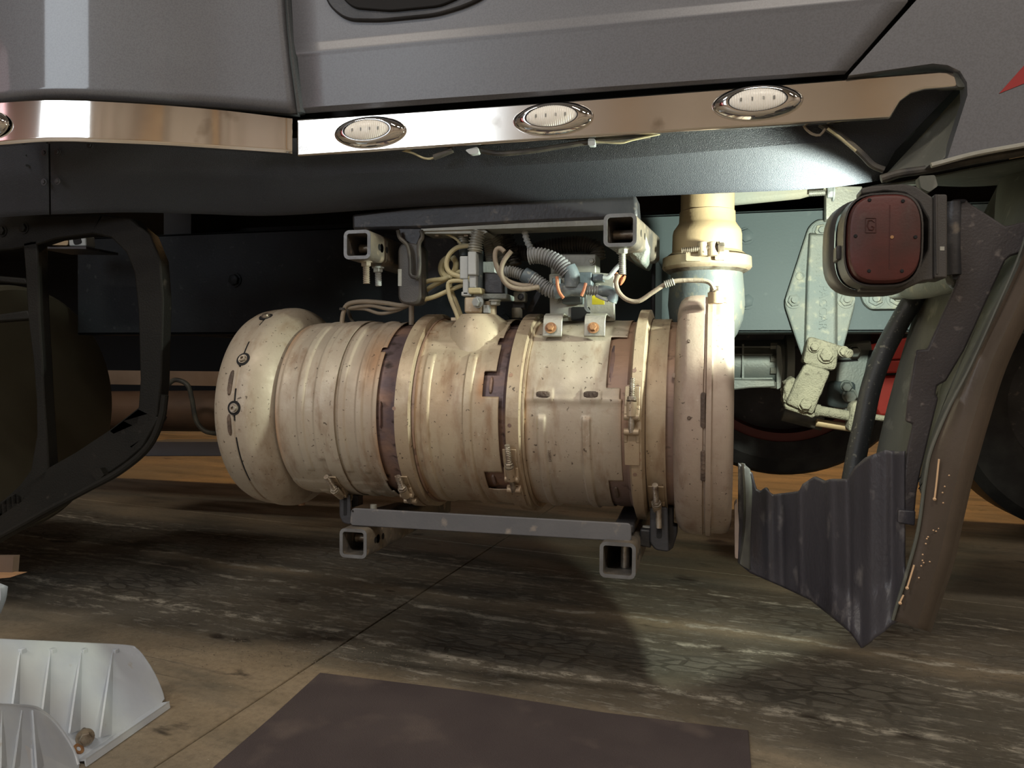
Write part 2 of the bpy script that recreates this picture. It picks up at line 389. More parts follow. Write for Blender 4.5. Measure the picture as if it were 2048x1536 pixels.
st('wall_far', MB().box((0, 7.55, 2.5), (17, .1, 5)), M('far_wall', (.30, .24, .19), .8, 0, (.22, .17, .13), 2))
wb = MB().box((3.0, -6.05, 2.5), (11.0, .1, 5)); wb.box((-3.55, -6.05, 4.7), (2.1, .1, .6)); wb.box((-3.55, -6.05, .85), (2.1, .1, 1.7)); wb.box((-6.55, -6.05, 2.5), (3.9, .1, 5))
wback = st('wall_back', wb, wallm)
for k in range(30): O('wall_rib', MB().box((-2.5 + k * .38, -5.98, 2.5), (.05, .06, 5)), wallm, wback)
st('wall_left', MB().box((-8.5, .75, 2.5), (.1, 13.6, 5)), wallm); st('wall_right', MB().box((8.5, .75, 2.5), (.1, 13.6, 5)), wallm)
st('ceiling', MB().box((0, .75, 5.05), (17, 13.8, .1)), ceilm)
for k, x in enumerate((-.9, 1.4)):
    tag(O('wooden_post', MB().box((x, -5.84, 2.4), (.22, .2, 4.8)), woodm, bev=.01), 'tan wooden post %s against the wall behind the photographer' % ('left' if k == 0 else 'right'), 'post')
# red truck parked behind the photographer, seen only as a reflection
rt = thing('parked_truck', 'red truck parked by the bay door, reflected in the polished trim', 'truck', (-5.4, -4.0, 0))
O('cab', MB().prism([V((-7.2, -4.6, .6)), V((-4.75, -4.6, .6)), V((-4.75, -4.6, 2.2)), V((-5.0, -4.6, 3.4)), V((-7.2, -4.6, 3.6))], [V((-7.2, -3.4, .6)), V((-4.75, -3.4, .6)), V((-4.75, -3.4, 2.2)), V((-5.0, -3.4, 3.4)), V((-7.2, -3.4, 3.6))]), redr, rt, bev=.05)
for x in (-6.6, -5.3): O('wheel', MB().lathe([(-.12, .3), (-.14, .46), (-.1, .5), (.1, .5), (.14, .46), (.12, .3)], (x, -3.45, .5), (0, 1, 0), 32, caps=True), rubber, rt)
O('window', MB().box((-5.7, -3.38, 2.7), (.9, .03, .7)), gap, rt, bev=.01)

# ---------------------------------------------------------------- exhaust canister
AY, AZ = 1.33, .545
def CP(x, phi, r):      # point on the canister: phi 0 faces the camera side, + is up
    a = math.radians(phi); return V((x, AY - r * math.cos(a), AZ + r * math.sin(a)))
def hit(u, v, r):
    d = (MW @ V((u - 1024, 768 - v, -FOC))).normalized(); oy = -AY; oz = CAM.z - AZ
    a = d.y ** 2 + d.z ** 2; b = 2 * (d.y * oy + d.z * oz); c = oy * oy + oz * oz - r * r; D = b * b - 4 * a * c
    t = (-b - math.sqrt(max(D, 0))) / 2 / a; p = CAM + d * t
    return p.x, math.degrees(math.atan2(p.z - AZ, AY - p.y))
def sm(t): t = min(1, max(0, t)); return t * t * (3 - 2 * t)
def bead(x, ph, xc, wd, p0, p1, h, s=.003):
    a = sm((wd / 2 + s - abs(x - xc)) / s)
    e = sm((ph - p0) / 2.2 + 1) * sm((p1 - ph) / 2.2 + 1)
    return h * a * e
def shell(name, x0, x1, r, hf, mat, parent, mask=None, dx=.0016, dp=1.25, th=.0012, tint=None):
    nx = max(2, int(round((x1 - x0) / dx))); np_ = int(round(360 / dp)); vs = []; fs = []
    for i in range(nx + 1):
        x = x0 + (x1 - x0) * i / nx
        for j in range(np_):
            ph = -180 + j * dp; vs.append(CP(x, ph, r + hf(x, ph)))
    for i in range(nx):
        xm = x0 + (x1 - x0) * (i + .5) / nx
        for j in range(np_):
            pm = -180 + (j + .5) * dp
            if mask and mask(xm, pm): continue
            fs.append((i * np_ + j, i * np_ + (j + 1) % np_, (i + 1) * np_ + (j + 1) % np_, (i + 1) * np_ + j))
    o = O(name, MB().add(vs, fs), mat, parent, solid=th, off=0, ang=50)
    at = o.data.color_attributes.new(name='heat_tint', type='FLOAT_COLOR', domain='POINT'); val = []
    for i in range(nx + 1):
        x = x0 + (x1 - x0) * i / nx
        for j in range(np_):
            p = -180 + j * dp; e = min(x - x0, x1 - x); v = .75 * math.exp(-max(0, e) / .007) * (.55 + .45 * math.sin(p * .09 + x * 40)) 
            if tint: v = max(v, tint(x, p))
            v = min(.85, max(0, v)); val += [v, v, v, 1]
    at.data.foreach_set('color', val); return o
def cx(u, v=830, r=.157): return hit(u, v, r)[0]
def ph(u, v, r=.157): return hit(u, v, r)[1]
can = thing('exhaust_canister', 'stained steel exhaust aftertreatment canister slung under the cab', 'exhaust canister', (-.4, AY, .385))
# inner tubes
X = dict(cap=cx(546, 800, .152), s1a=cx(549, 810, .155), s1j=cx(656), s1b=cx(752), c1a=cx(786, 790, .170), c1b=cx(820, 790, .170), s2a=cx(829, 800), s2b=cx(999, 850),
         c2a=cx(1007, 850, .169), c2b=cx(1040, 850, .169), s3a=cx(1048, 850), s3b=cx(1240, 850), c3a=cx(1258, 830, .172), c3b=cx(1287, 830, .172),
         b0=cx(1291, 850, .158), b1=cx(1331, 850, .158), box0=cx(1345, 850, .18), box1=cx(1468, 850, .18))
O('inner_tube', MB().lathe([(X['cap'] - .03, .146), (X['s1b'] + .02, .147)], (0, AY, AZ), (1, 0, 0), 96), heat2, can)
O('inner_tube', MB().lathe([(X['s1b'] - .02, .150), (X['s1b'] + .004, .152), (X['c1a'] - .012, .153), (X['c1a'] + .002, .160), (X['c1b'] + .001, .160), (X['s2a'] + .004, .152), (X['s2a'] + .03, .150)], (0, AY, AZ), (1, 0, 0), 96), heat, can)
O('inner_tube', MB().lathe([(X['s2a'] + .02, .148), (X['s2b'] - .03, .150), (X['s2b'] + .003, .150), (X['c2a'] + .003, .158), (X['c2b'] - .002, .158), (X['s3a'] + .006, .150), (X['s3a'] + .03, .149)], (0, AY, AZ), (1, 0, 0), 96), heat, can)
O('inner_tube', MB().lathe([(X['s3a'] + .03, .149), (X['s3b'] - .028, .150), (X['s3b'] - .012, .154), (X['c3a'] - .006, .154), (X['c3a'] + .002, .162), (X['c3b'], .162), (X['b0'] - .003, .154), (X['b1'] + .02, .153), (X['box0'] + .02, .152)], (0, AY, AZ), (1, 0, 0), 96), heat2, can)
# section one, two sheets with a joint
p936 = ph(600, 936, .155)
def h1(x, p):
    d = .0016 * sm((x - X['s1a'] - .006) / .004)
    for uu, wv in ((599, .010), (634, .012)): d += bead(x, p, cx(uu), wv, p936 if uu < 620 else -30, 150, .0026)
    d += bead(x, p, cx(634), .014, -70, p936 - 22, .002) + bead(x, p, cx(599), .014, -80, p936 - 26, .002)
    d -= .002 * sm((abs(x - X['s1j']) < .003) * 1.0)
    return d + .0014 * (p < p936 - 12) + .0004 * math.sin(x * 160 + p * .06)
def h1b(x, p):
    d = 0
    for uu in (680, 716): d += bead(x, p, cx(uu), .009, p936, 150, .0026)
    for uu in (690, 720): d += bead(x, p, cx(uu), .012, -80, p936 - 24, .002)
    return d + .0018 * sm((x - X['s1b'] + .010) / .004) + .0014 * (p < p936 - 12) + .0004 * math.sin(x * 150 + p * .05)
shell('heat_shield', X['s1a'], X['s1j'] - .0008, .1535, h1, steel, can)
pj = ph(760, 700, .155)
shell('heat_shield', X['s1j'] + .0008, X['s1b'], .1545, h1b, steel, can, mask=lambda x, p: (x > X['s1b'] - .010 and abs(p - pj) < 2) or (x > X['s1b'] - .005 and -60 < p < -48), tint=lambda x, p: .75 * math.exp(-((x - cx(735)) / .020) ** 2 - ((p - 34) / 22) ** 2))
# section two with its notches
pA, pS = ph(900, 713), ph(900, 690)
nt = [(cx(966, 770), ph(980, 795), ph(980, 744)), (cx(973, 960), ph(985, 976), ph(985, 944)), (cx(996, 690), ph(1000, 692), ph(1000, 679))]
def h2(x, p):
    d = bead(x, p, cx(849), .010, -95, pA, .0034) + bead(x, p, cx(934), .010, -95, pA, .0034)
    d += .0016 * sm((p - pS) / .8) + .0012 * bead(x, p, cx(915), .2, pS - 1.4, pS + 1.4, 1)
    d += .0008 * sm((x - cx(960)) / .01) + .002 * sm((X['s2a'] + .004 - x) / .004)
    return d + .0004 * math.sin(x * 130 + p * .08)
def mk2(x, p):
    for a, b, c in nt:
        if x > a and b < p < c: return True
    if p > ph(985, 744): return x > cx(1001, 700)
    return x > cx(996, 850) and ph(985, 944) < p
def gl(x, p, a, b, sx, sp): return math.exp(-((x - a) / sx) ** 2 - ((p - b) / sp) ** 2)
shell('heat_shield', X['s2a'], X['s2b'] + .003, .157, h2, steel_y, can, mk2, tint=lambda x, p: .9 * gl(x, p, nt[0][0] - .002, (nt[0][1] + nt[0][2]) / 2 - 2, .010, 9) + .30 * gl(x, p, cx(880), 10, .03, 18))
# section three
pT, pM, pB, pE = ph(1200, 675), ph(1150, 803), ph(1100, 838), ph(1200, 962)
def h3(x, p):
    d = bead(x, p, cx(1082), .009, -95, pB, .0034) + bead(x, p, cx(1172), .009, -95, pB, .0034)
    d += .0016 * sm((p - pM) / .8) + bead(x, p, cx(1145), .3, pM - .7, pM + .7, .0014, .001)
    d += bead(x, p, cx(1145), .3, pT - 1, pT + 1, .0012)
    for uu in (1086, 1182): d += bead(x, p, cx(uu, 790), .028, pM + 1.3, pM + 5.5, .002)
    return d + .0004 * math.sin(x * 140 + p * .07)
def mk3(x, p):
    if p > pT: return x > cx(1258, 660)
    if p > ph(1215, 774): return x > cx(1218, 700)
    if p > ph(1230, 800): return x > cx(1239, 790)
    if p > pE: return x > X['s3b'] + .002
    return x > cx(1219, 980)
shell('heat_shield', X['s3a'], cx(1260, 660), .1545, h3, steel, can, mk3)
# weld pads on a curved surface
def pad(name, u, v, r, lx, lp_, mat=weld, par=None, h=.0022):
    x0, p0 = hit(u, v, r); a = math.degrees(lp_ / r); n, m = 8, 10; vs = []
    for i in range(n + 1):
        for j in range(m + 1):
            s, t = i / n * 2 - 1, j / m * 2 - 1; e = max(0, 1 - (abs(s) ** 3 + abs(t) ** 3))
            k = 1 - .18 * (s * s * t * t)
            vs.append(CP(x0 + s * lx / 2 * k, p0 + t * a / 2 * k, r - .002 + .002 * min(1, e * 3) + h * (e ** .4 if e else 0) + random.uniform(-.0003, .0003)))
    return O(name, MB().add(vs, [(i * (m + 1) + j, i * (m + 1) + j + 1, (i + 1) * (m + 1) + j + 1, (i + 1) * (m + 1) + j) for i in range(n) for j in range(m)]), mat, par or can)
for u_, v_ in ((1086, 789), (1182, 789)): pad('weld_pad', u_, v_, .1585, .026, .012)
for u_, v_ in ((862, 665), (940, 664)): pad('weld_pad', u_, v_, .160, .028, .010, steel_y)
pad('weld_pad', 760, 830, .1555, .004, .045, heat)
pad('weld_seam', 982, 770, .1515, .006, .030, heat2); pad('weld_seam', 988, 960, .1515, .007, .024, heat2)
pad('heat_stripe', 1227, 725, .1515, .012, .085, heat); pad('weld_seam', 1233, 985, .1545, .008, .035, weld)
xq, pq = hit(1099, 912, .1568)
rm = Matrix((V((1, 0, 0)), V((0, 0, 1)), V((0, -1, 0)))).transposed()
rm = Matrix.Rotation(math.radians(-pq), 3, 'X') @ rm @ Matrix.Rotation(math.radians(-90), 3, 'Z')
text('part_number', '3368013', .006, .0002, CP(xq, pq, .1568), rm, weld, can)
# spots of dirt as tiny marks are left to the material
# ---- inlet cap: a fat rounded ring
def capprof():
    a, b = hit(425, 800, .172)[0], X['cap']; seam = hit(466, 815, .186)[0]
    L = b - a; pr = []
    for t, r in ((-.03, .11), (-.012, .145), (0, .166), (.006, .174), (.016, .1790), (.030, .1815), (seam - a - .003, .1825), (seam - a - .001, .1805), (seam - a + .001, .1805), (seam - a + .003, .1840)):
        pr.append((a + t, r))
    rest = b - (seam + .003); R0, R1 = .1842, .1515
    for k in range(1, 15):
        t = k / 14; pr.append((seam + .003 + rest * t, R1 + (R0 - R1) * (math.cos(min(1, max(0, (t - .18) / .82)) ** 1.15 * math.pi / 2) ** .8 if t > .18 else 1)))
    pr += [(b + .002, .149), (b - .004, .146)]
    return pr
O('inlet_cap', MB().lathe(capprof(), (0, AY, AZ), (1, 0, 0), 120), capm, can, ang=45)
def bolt_on(u, v, r, parent, rr=.007, mat=boltm, lift=.0):
    x, p = hit(u, v, r); n = (CP(x, p, 1) - CP(x, p, 0)); c = CP(x, p, r + lift)
    sk = O('bolt_pocket', MB().cyl(c - n * .004, c + n * .0012, rr * 1.75, n=24), gap, parent)
    b = MB(); b.cyl(c - n * .004, c + n * .003, rr * 1.15, n=16); b.lathe([(.003, rr * .9), (.006, rr * .8), (.006, rr * .4), (.003, rr * .35)], c, n, 16)
    O('bolt_head', b, mat, sk)
xs_ = hit(466, 815, .186)[0]
for p0_, p1_ in ((54, 74), (24, 40), (4, 12), (-42, -14), (-5, -1)):
    sg = MB(); sg.rings([[CP(xs_ - .0012, p, .1822), CP(xs_ + .0012, p, .1822), CP(xs_ + .0012, p, .1812), CP(xs_ - .0012, p, .1812)] for p in [p0_ + (p1_ - p0_) * k / 14 for k in range(15)]])
    O('seam_gap', sg, gap, can)
for u_, v_ in ((532, 634), (487, 719), (469, 816)): bolt_on(u_, v_, .183, can)
pad('weld_pad', 461, 765, .1825, .009, .048); pad('weld_pad', 459, 850, .1825, .008, .040)
O('drain_stub', MB().cyl(P(603, 998, 1.33), P(603, 1010, 1.33), .007), heat2, can)
# ---- V clamps
def vclamp(xa, xb, R, gap_p=None):
    w_ = xb - xa
    pr = [(xa - .001, R - .012), (xa + .002, R - .003), (xa + .003, R), (xb - .003, R), (xb - .002, R - .003), (xb + .001, R - .013), (xb - .003, R - .013), (xb - .004, R - .004), (xa + .004, R - .004), (xa + .003, R - .012)]
    n = 120; rs = []; g0, g1 = (gap_p if gap_p else (0, 0))
    for k in range(n + 1):
        p = (g1 + (360 - (g1 - g0)) * k / n)
        rs.append([CP(x, p, r) for x, r in pr])
    return O('v_clamp', MB().rings(rs, False, True), clampm, can, ang=40)
def tbolt(par, u, vt, vb, R, wd=.022):
    # stud through a sleeve on the upper strap end, hooked into a trunnion on the lower strap end
    x, p1 = hit(u, vt, R); _, p0 = hit(u, vb, R); L = p1 - p0
    pt = lambda t, h: CP(x, p1 - L * t, R + h)
    m1 = MB(); thread(m1, pt(0, .011), pt(.34, .0095), .0040); m1.cyl(pt(.34, .0095), pt(.86, .0085), .0043); O('t_bolt', m1, boltm, par)
    d = (pt(0, .011) - pt(.4, .0095)).normalized()
    O('nut', hexb(pt(.36, .0098), d, .0066, .007, 1.15), boltm, par)
    O('sleeve', MB().cyl(pt(.37, .0096), pt(.60, .0088), .0076, .0072), clampm, par)
    def strap(q0, q1, nm):
        m3 = MB(); n = 8
        m3.rings([[CP(x + a * wd * .5, p1 - L * (q0 + (q1 - q0) * k / n), R + h) for a, h in ((-1, 0), (1, 0), (1, .0022), (-1, .0022))] for k in range(n + 1)])
        return O(nm, m3, clampm, par, bev=.0008)
    strap(.10, .66, 'strap_end'); strap(.80, 1.45, 'strap_end')
    for q0, q1 in ((.42, .66), (.80, 1.04)):
        m3 = MB()
        for s_ in (-1, 1):
            xx = x + s_ * wd * .40
            m3.rings([[CP(xx + a * .0026, p1 - L * q, R + h) for a, h in ((-1, 0), (1, 0), (1, hh), (-1, hh))] for q, hh in ((q0, .007 if q0 > .5 else .003), (q1, .003 if q0 > .5 else .010))])
        q = q1 - .05 if q0 < .5 else q0 + .05
        m3.cyl(CP(x - wd * .5, p1 - L * q, R + .0065), CP(x + wd * .5, p1 - L * q, R + .0065), .0050)
        O('trunnion', m3, clampm, par, bev=.001)
c1 = vclamp(X['c1a'], X['c1b'], .170); tbolt(c1, 800, 944, 998, .170)
c2 = vclamp(X['c2a'], X['c2b'], .169); tbolt(c2, 1018, 886, 984, .169)
c3 = vclamp(X['c3a'], X['c3b'], .174); tbolt(c3, 1266, 762, 880, .174)
def spot(par, u, v, r, rr=.0032): 
    x, p = hit(u, v, r); n = CP(x, p, 1) - CP(x, p, 0); O('spot_weld', MB().cyl(CP(x, p, r - .001), CP(x, p, r + .0003), rr, n=12), heat2, par)
for u_, v_ in ((788, 817), (1022, 750), (1019, 851)): spot(c2 if u_ > 900 else c1, u_, v_, .170 if u_ < 900 else .169)
for u_, v_ in ((1269, 741), (1257, 774), (1275, 774), (1257, 792), (1275, 792), (1258, 908), (1277, 907), (1260, 920), (1278, 920), (1270, 949)): spot(c3, u_, v_, .174)
for xa, xb, R in ((X['c1b'] + .001, X['s2a'] + .001, .163), (X['c2b'], X['s3a'], .162)):
    O('flange_rim', MB().lathe([(xa, R - .008), (xa, R), (xb, R), (xb, R - .008)], (0, AY, AZ), (1, 0, 0), 96, closed=True), heat2 if xa < -.4 else clampm, can)
sb = MB().lathe([(X['b0'], .156), (X['b0'], .1585), (X['b1'], .1585), (X['b1'], .156)], (0, AY, AZ), (1, 0, 0), 96, closed=True)
band = O('mounting_band', sb, clampm, can); tbolt(band, 1311, 960, 1024, .1585, .024)
band2 = O('mounting_band', MB().lathe([(cx(640), .1575), (cx(640), .1590), (cx(668), .1590), (cx(668), .1575)], (0, AY, AZ), (1, 0, 0), 96, closed=True), steel, can)
tbolt(band2, 657, 944, 992, .1590, .020)
# ---- outlet box
def boxloop(ins, n=14):
    Yc, Zc, Rb = AY, AZ - .004, .189; top = P(1410, 588, 1.24).z; w_ = .082
    pts = []
    for k in range(n * 3 + 1):     # bottom arc from the camera side round to the back
        a = math.radians(20 - 220 * k / (n * 3)); pts.append((Yc - Rb * math.cos(a), Zc + Rb * math.sin(a)))
    pts += [(Yc + .150, Zc + .11), (Yc + .115, Zc + .15), (Yc + w_, top - .02), (Yc + w_ - .012, top), (Yc - w_ + .012, top), (Yc - w_, top - .012), (Yc - w_ - .006, top - .035), (Yc - .112, Zc + .165), (Yc - .150, Zc + .118), (Yc - .172, Zc + .082)]
    c0, c1_ = Yc, Zc
    out = []
    for y, z in pts:
        d = math.hypot(y - c0, z - c1_); k = (d - ins) / d; out.append((c0 + (y - c0) * k, c1_ + (z - c1_) * k))
    return out
xs = [(0, .060), (0, .030), (.002, .018), (.006, .009), (.012, .0035), (.020, .001), (.030, 0), (.042, 0), (.0435, .0030), (.0455, .0030), (.047, -.0012), (.054, -.0012), (.056, .0030), (.060, .0035), (.072, .0035), (.078, .005), (.083, .009), (.0855, .016), (.0855, .05)]
Lb = X['box1'] - X['box0']; k_ = Lb / .0855
O('outlet_box', MB().rings([[V((X['box0'] + a * k_, y, z)) for y, z in boxloop(i)] for a, i in xs]), boxm, can, ang=50)
def boxpad(u, v, w_, h_, dep=.004, m=weld):
    Yf = None
    best = 9
    for k in range(400):      # march to the box's front surface
        Y = 1.10 + k * .0006; p = P(u, v, Y)
        if p.z < AZ - .004 + .06: f = math.hypot(Y - AY, p.z - (AZ - .004)) < .189
        else: f = Y > AY - .150 + max(0, p.z - (AZ + .114)) * .75
        if f: Yf = Y; break
    p = P(u, v, Yf or 1.15); mb = MB()
    r = min(w_, h_) / 2; lo_ = []; 
    for k in range(16):
        a = k * math.pi / 8; sx = math.cos(a) * r; sz = math.sin(a) * r + (h_ / 2 - r if math.sin(a) > 0 else -h_ / 2 + r) * (h_ > w_); sx += (w_ / 2 - r) * (1 if math.cos(a) > 0 else -1) * (w_ > h_)
        lo_.append((sx, sz))
    nz = (p.z - AZ) / .19
    mb.rings([[p + V((a * s, yy + b * s * nz * -0 + (b * s) * nz * 1.0, b * s)) for a, b in lo_] for s, yy in ((1, dep), (1, 0), (.75, -.0018))])
    return O('weld_pad' if m is weld else 'raised_rib', mb, m, can)
boxpad(1406, 708, .006, .042); boxpad(1406, 820, .007, .050, m=weld); boxpad(1406, 932, .007, .046)
boxpad(1373, 751, .042, .008, .006, boxm)
for u_, v_ in ((1378, 682), (1378, 836)):
    boxpad(u_, v_, .0055, .0055, .004)
sens = O('sensor_boss', MB().cyl(P(1431, 607, 1.225), P(1431, 585, 1.225), .0115, n=20), pipem, can)
O('sensor_nut', hexb(P(1431, 586, 1.225), (0, 0, 1), .0085, .010, 1.1), boltm, sens)
tag(O('sensor_cable', MB().tube(path([(1237, 548), (1232, 565), (1238, 585), (1255, 600), (1278, 602), (1305, 585), (1330, 569), (1352, 562), (1400, 561), (1420, 566), (1429, 580)], 1.21), .0036, 10), hoseb), 'braided tan sensor cable looping from the control module to the outlet box', 'cable')
O('ferrule', MB().tube(path([(1330, 569), (1348, 563)], 1.21), .0052, 10, corr=(.0006, .003)), alum, bpy.data.objects['sensor_cable'])
# injector saddle on section two
def saddle():
    rs = []
    a0, a1 = cx(905, 650), cx(1020, 650); zt = P(960, 630, 1.27).z; prof = [(0, 1.0), (.3, .93), (.65, .78), (.88, .66), (1, .60)]
    c = (a0 + a1) / 2
    for t, s in prof:
        ring = []
        for k in range(28):
            a = k * 2 * math.pi / 28; x = c + math.cos(a) * (a1 - a0) / 2 * s; y = 1.27 + math.sin(a) * .062 * s
            base = AZ + math.sqrt(max(.157 ** 2 - (y - AY) ** 2, 0)) - .004
            ring.append(V((x, y, base + (zt - base) * t)))
        rs.append(ring)
    return MB().rings(rs)
O('injector_saddle', saddle(), steel_y, can, ang=60)
# module brackets on section three
for (u0, u1) in ((1079, 1118), (1163, 1206)):
    m_ = MB(); top = P((u0 + u1) / 2, 626, 1.235); 
    xA, xB = P(u0, 650, 1.2).x, P(u1, 650, 1.2).x
    prof = [(1.30, top.z - .002), (1.245, top.z), (1.232, top.z - .004), (1.226, top.z - .012), (1.2215, P(1100, 672, 1.2215).z)]
    rs = []
    for y, z in prof: rs.append([V((xA, y, z)), V((xB, y, z)), V((xB, y + .003, z - .002)), V((xA, y + .003, z - .002))])
    b_ = O('module_bracket', m_.rings(rs), alum, can, bev=.001)
    O('bracket_bolt', hexb(P((u0 + u1) / 2 + (2 if u0 > 1100 else 3), 656, 1.222), (0, -1, .35), .0062, .006, 1.5), rustb, b_)

# ---------------------------------------------------------------- outlet pipe
pc = P(1413, 540, 1.385); pipe = thing('outlet_pipe', 'tan heat-tinted exhaust pipe rising from the outlet box behind the skirt', 'exhaust pipe', (pc.x, pc.y, P(1413, 690, 1.385).z))
def zz(v): return P(1413, v, 1.385).z - pc.z
O('pipe', MB().lathe([(zz(300), .0445), (zz(446), .0445)], pc, (0, 0, 1), 48), pipem, pipe)
O('collar', MB().lathe([(zz(424), .0448), (zz(425), .0462), (zz(446), .047), (zz(452), .050), (zz(462), .056), (zz(470), .0575), (zz(505), .0580), (zz(512), .066)], pc, (0, 0, 1), 48), pipem, pipe, ang=30)
O('band_clamp', MB().lathe([(zz(514), .060), (zz(514), .068), (zz(517), .0735), (zz(536), .0745), (zz(540), .072), (zz(545), .060)], pc, (0, 0, 1), 64, closed=True), clampm, pipe)
O('flange', MB().lathe([(zz(530), .055), (zz(543), .0685), (zz(547), .062), (zz(550), .055)], pc, (0, 0, 1), 64), boltm, pipe)
O('outlet_cone', MB().lathe([(zz(528), .058), (zz(552), .060), (zz(580), .0625), (zz(610), .064), (zz(640), .061), (zz(668), .052), (zz(690), .040)], pc, (0, 0, 1), 64), dome, pipe)
O('clamp_bolt', thread(MB(), P(1363, 501, 1.300), P(1450, 492, 1.300), .0042), boltm, pipe)
for u_ in (1405, 1425): O('clamp_trunnion', MB().cyl(P(u_, 484, 1.302), P(u_ + 1, 512, 1.302), .008), clampm, pipe, bev=.001)
O('clamp_nut', hexb(P(1436, 494, 1.30), (1, 0, 0), .0075, .010, 1.2), boltm, pipe)
O('clamp_strap', pl(rect(1372, 502, 1402, 522, 3), 1.306, .004), clampm, pipe); O('clamp_strap', pl(rect(1430, 500, 1458, 520, 3), 1.306, .004), clampm, pipe)

# ---------------------------------------------------------------- cab body
HY = [(-70, 1.001), (0, 1.006), (60, 1.012), (120, 1.020), (200, 1.035), (320, 1.064), (450, 1.096), (585, 1.118)]
def hy(u):
    for (a, b), (c, d) in zip(HY, HY[1:]):
        if u <= c: return b + (d - b) * (u - a) / (c - a)
    return 1.118
def hrow(vs, dy=0, us=None): return [(u, v, hy(u) + dy) for u, v in zip(us or [h[0] for h in HY], vs)]
hu = [-70, 0, 60, 120, 200, 320, 450, 560]
rows = [hrow([-520] * 8, 0, [-80, -10, 50, 110, 188, 300, 410, 520]), hrow([-90] * 8, 0, [-70, 0, 60, 120, 200, 320, 440, 562]), hrow([60] * 8, 0, [-70, 0, 60, 120, 200, 320, 445, 573]),
        hrow([208, 204, 198, 196, 198, 205, 214, 226], 0, [-70, 0, 60, 120, 200, 320, 455, 592])]
hood = tag(O('hood_side_panel', sheet(rows, 8, 6), paint, solid=.02, off=1, fix=False), 'grey metallic curved hood side panel left of the door', 'body panel')
O('panel_edge', MB().tube([P(520, -520, 1.135), P(566, -90, 1.135), P(579, 60, 1.135), P(600, 228, 1.135)], .009, 10), paint, hood)
# door
def drow(uL, vL, uR, vR, Y, n=9): return [(uL + (uR - uL) * k / (n - 1), vL + (vR - vL) * k / (n - 1), Y) for k in range(n)]
rows = [drow(540, -560, 2330, -560, 1.100), drow(578, -90, 1893, -90, 1.100), drow(588, 86, 1840, -32, 1.1005), drow(592, 107, 1818, -10, 1.0975), drow(595, 116, 1815, 4, 1.0985), drow(606, 215, 1697, 140, 1.1045), drow(612, 227, 1689, 149, 1.112)]
door = tag(O('cab_door', sheet(rows, 3, 5), M('hazy_grey_metallic_paint', (.125, .128, .142), .5, .25, (.105, .107, .118), 420, None, (500, .04), coat=.45, crough=.28), solid=.02, off=1, fix=False), 'grey metallic cab door with a black handle recess at the top', 'door')
hr = O('handle_recess', pl(rnd([(640, -60), (652, 8), (690, 40), (760, 41), (870, 30), (930, 12), (975, -10), (990, -60)], 22, 6), 1.094, .012), darkm, door, bev=.003)
O('pull_handle', pl(rnd([(668, -60), (680, -8), (705, 16), (780, 22), (880, 12), (925, -8), (940, -60)], 16, 6), 1.090, .006), gap, hr, bev=.002)
body = tag(O('cab_structure', pl([(-70, -520), (2500, -520), (2500, 60), (1960, 110), (1900, 180), (600, 262), (-70, 232)], 1.20, .25), gap), 'black inner cab structure showing in the gaps around the door', 'cab')
hazy = bpy.data.materials['hazy_grey_metallic_paint']
rear = tag(O('sleeper_side_panel', pl([(1833, 0), (1908, -90), (2300, -540), (2600, -540), (2600, 180), (2230, 255), (2048, 287), (1858, 330), (1893, 322), (1935, 190), (1934, 165), (1920, 142), (1895, 130), (1865, 127), (1697, 151)], 1.103, .03), hazy, bev=.006), 'grey metallic side panel with a red pointed stripe behind the door', 'body panel')
O('red_stripe', pl([(1998, 187), (2048, 131), (2120, 60), (2120, 140), (2048, 167)], 1.1022, .001), M('red_vinyl', (.28, .03, .03), .35), rear)['label'] = 'red vinyl stripe'
O('edge_lip', MB().tube(path([(1862, 331), (1950, 308), (2048, 290), (2160, 268)], 1.100), .0035, 8), alum, rear)
O('wheel_arch_flange', sheet([[(1932, 172, 1.175), (1855, 258, 1.19), (1775, 345, 1.205)], [(1936, 190, 1.118), (1900, 305, 1.118), (1770, 362, 1.14)]], 6, 6), linerm, rear, solid=.003)
# skirt
su = [-70, 40, 97]
sk1 = [[(-70, 270, 1.09), (40, 268, 1.09), (96, 268, 1.09)], [(-70, 350, 1.11), (40, 350, 1.11), (97, 348, 1.11)], [(-70, 440, 1.15), (40, 432, 1.15), (98, 429, 1.15)]]
tag(O('skirt_panel', sheet(sk1, 6, 6), blackp, solid=.004, off=1, fix=False), 'short black plastic skirt panel at the far left under the chrome strip', 'skirt panel')
su = [102, 250, 400, 560, 860, 1180, 1450, 1640, 1760]
bt = [(102, 429, 1.15), (250, 425, 1.175), (400, 428, 1.20), (560, 431, 1.215), (860, 412, 1.225), (1180, 397, 1.225), (1450, 386, 1.225), (1640, 377, 1.225), (1757, 362, 1.225)]
md = [(101, 348, 1.11), (250, 345, 1.125), (400, 350, 1.145), (560, 352, 1.155), (860, 340, 1.155), (1180, 322, 1.155), (1450, 300, 1.155), (1660, 285, 1.158), (1790, 302, 1.18)]
tp = [(100, 268, 1.09), (250, 268, 1.095), (400, 272, 1.11), (560, 278, 1.135), (860, 255, 1.14), (1180, 230, 1.14), (1450, 212, 1.14), (1700, 192, 1.14), (1928, 158, 1.14)]
skirt = tag(O('skirt_panel', sheet([tp, md, bt], 6, 8), blackp, solid=.004, off=1, fix=False), 'long black textured plastic skirt panel under the chrome strip with lights', 'skirt panel')
skL = bpy.data.objects['skirt_panel']
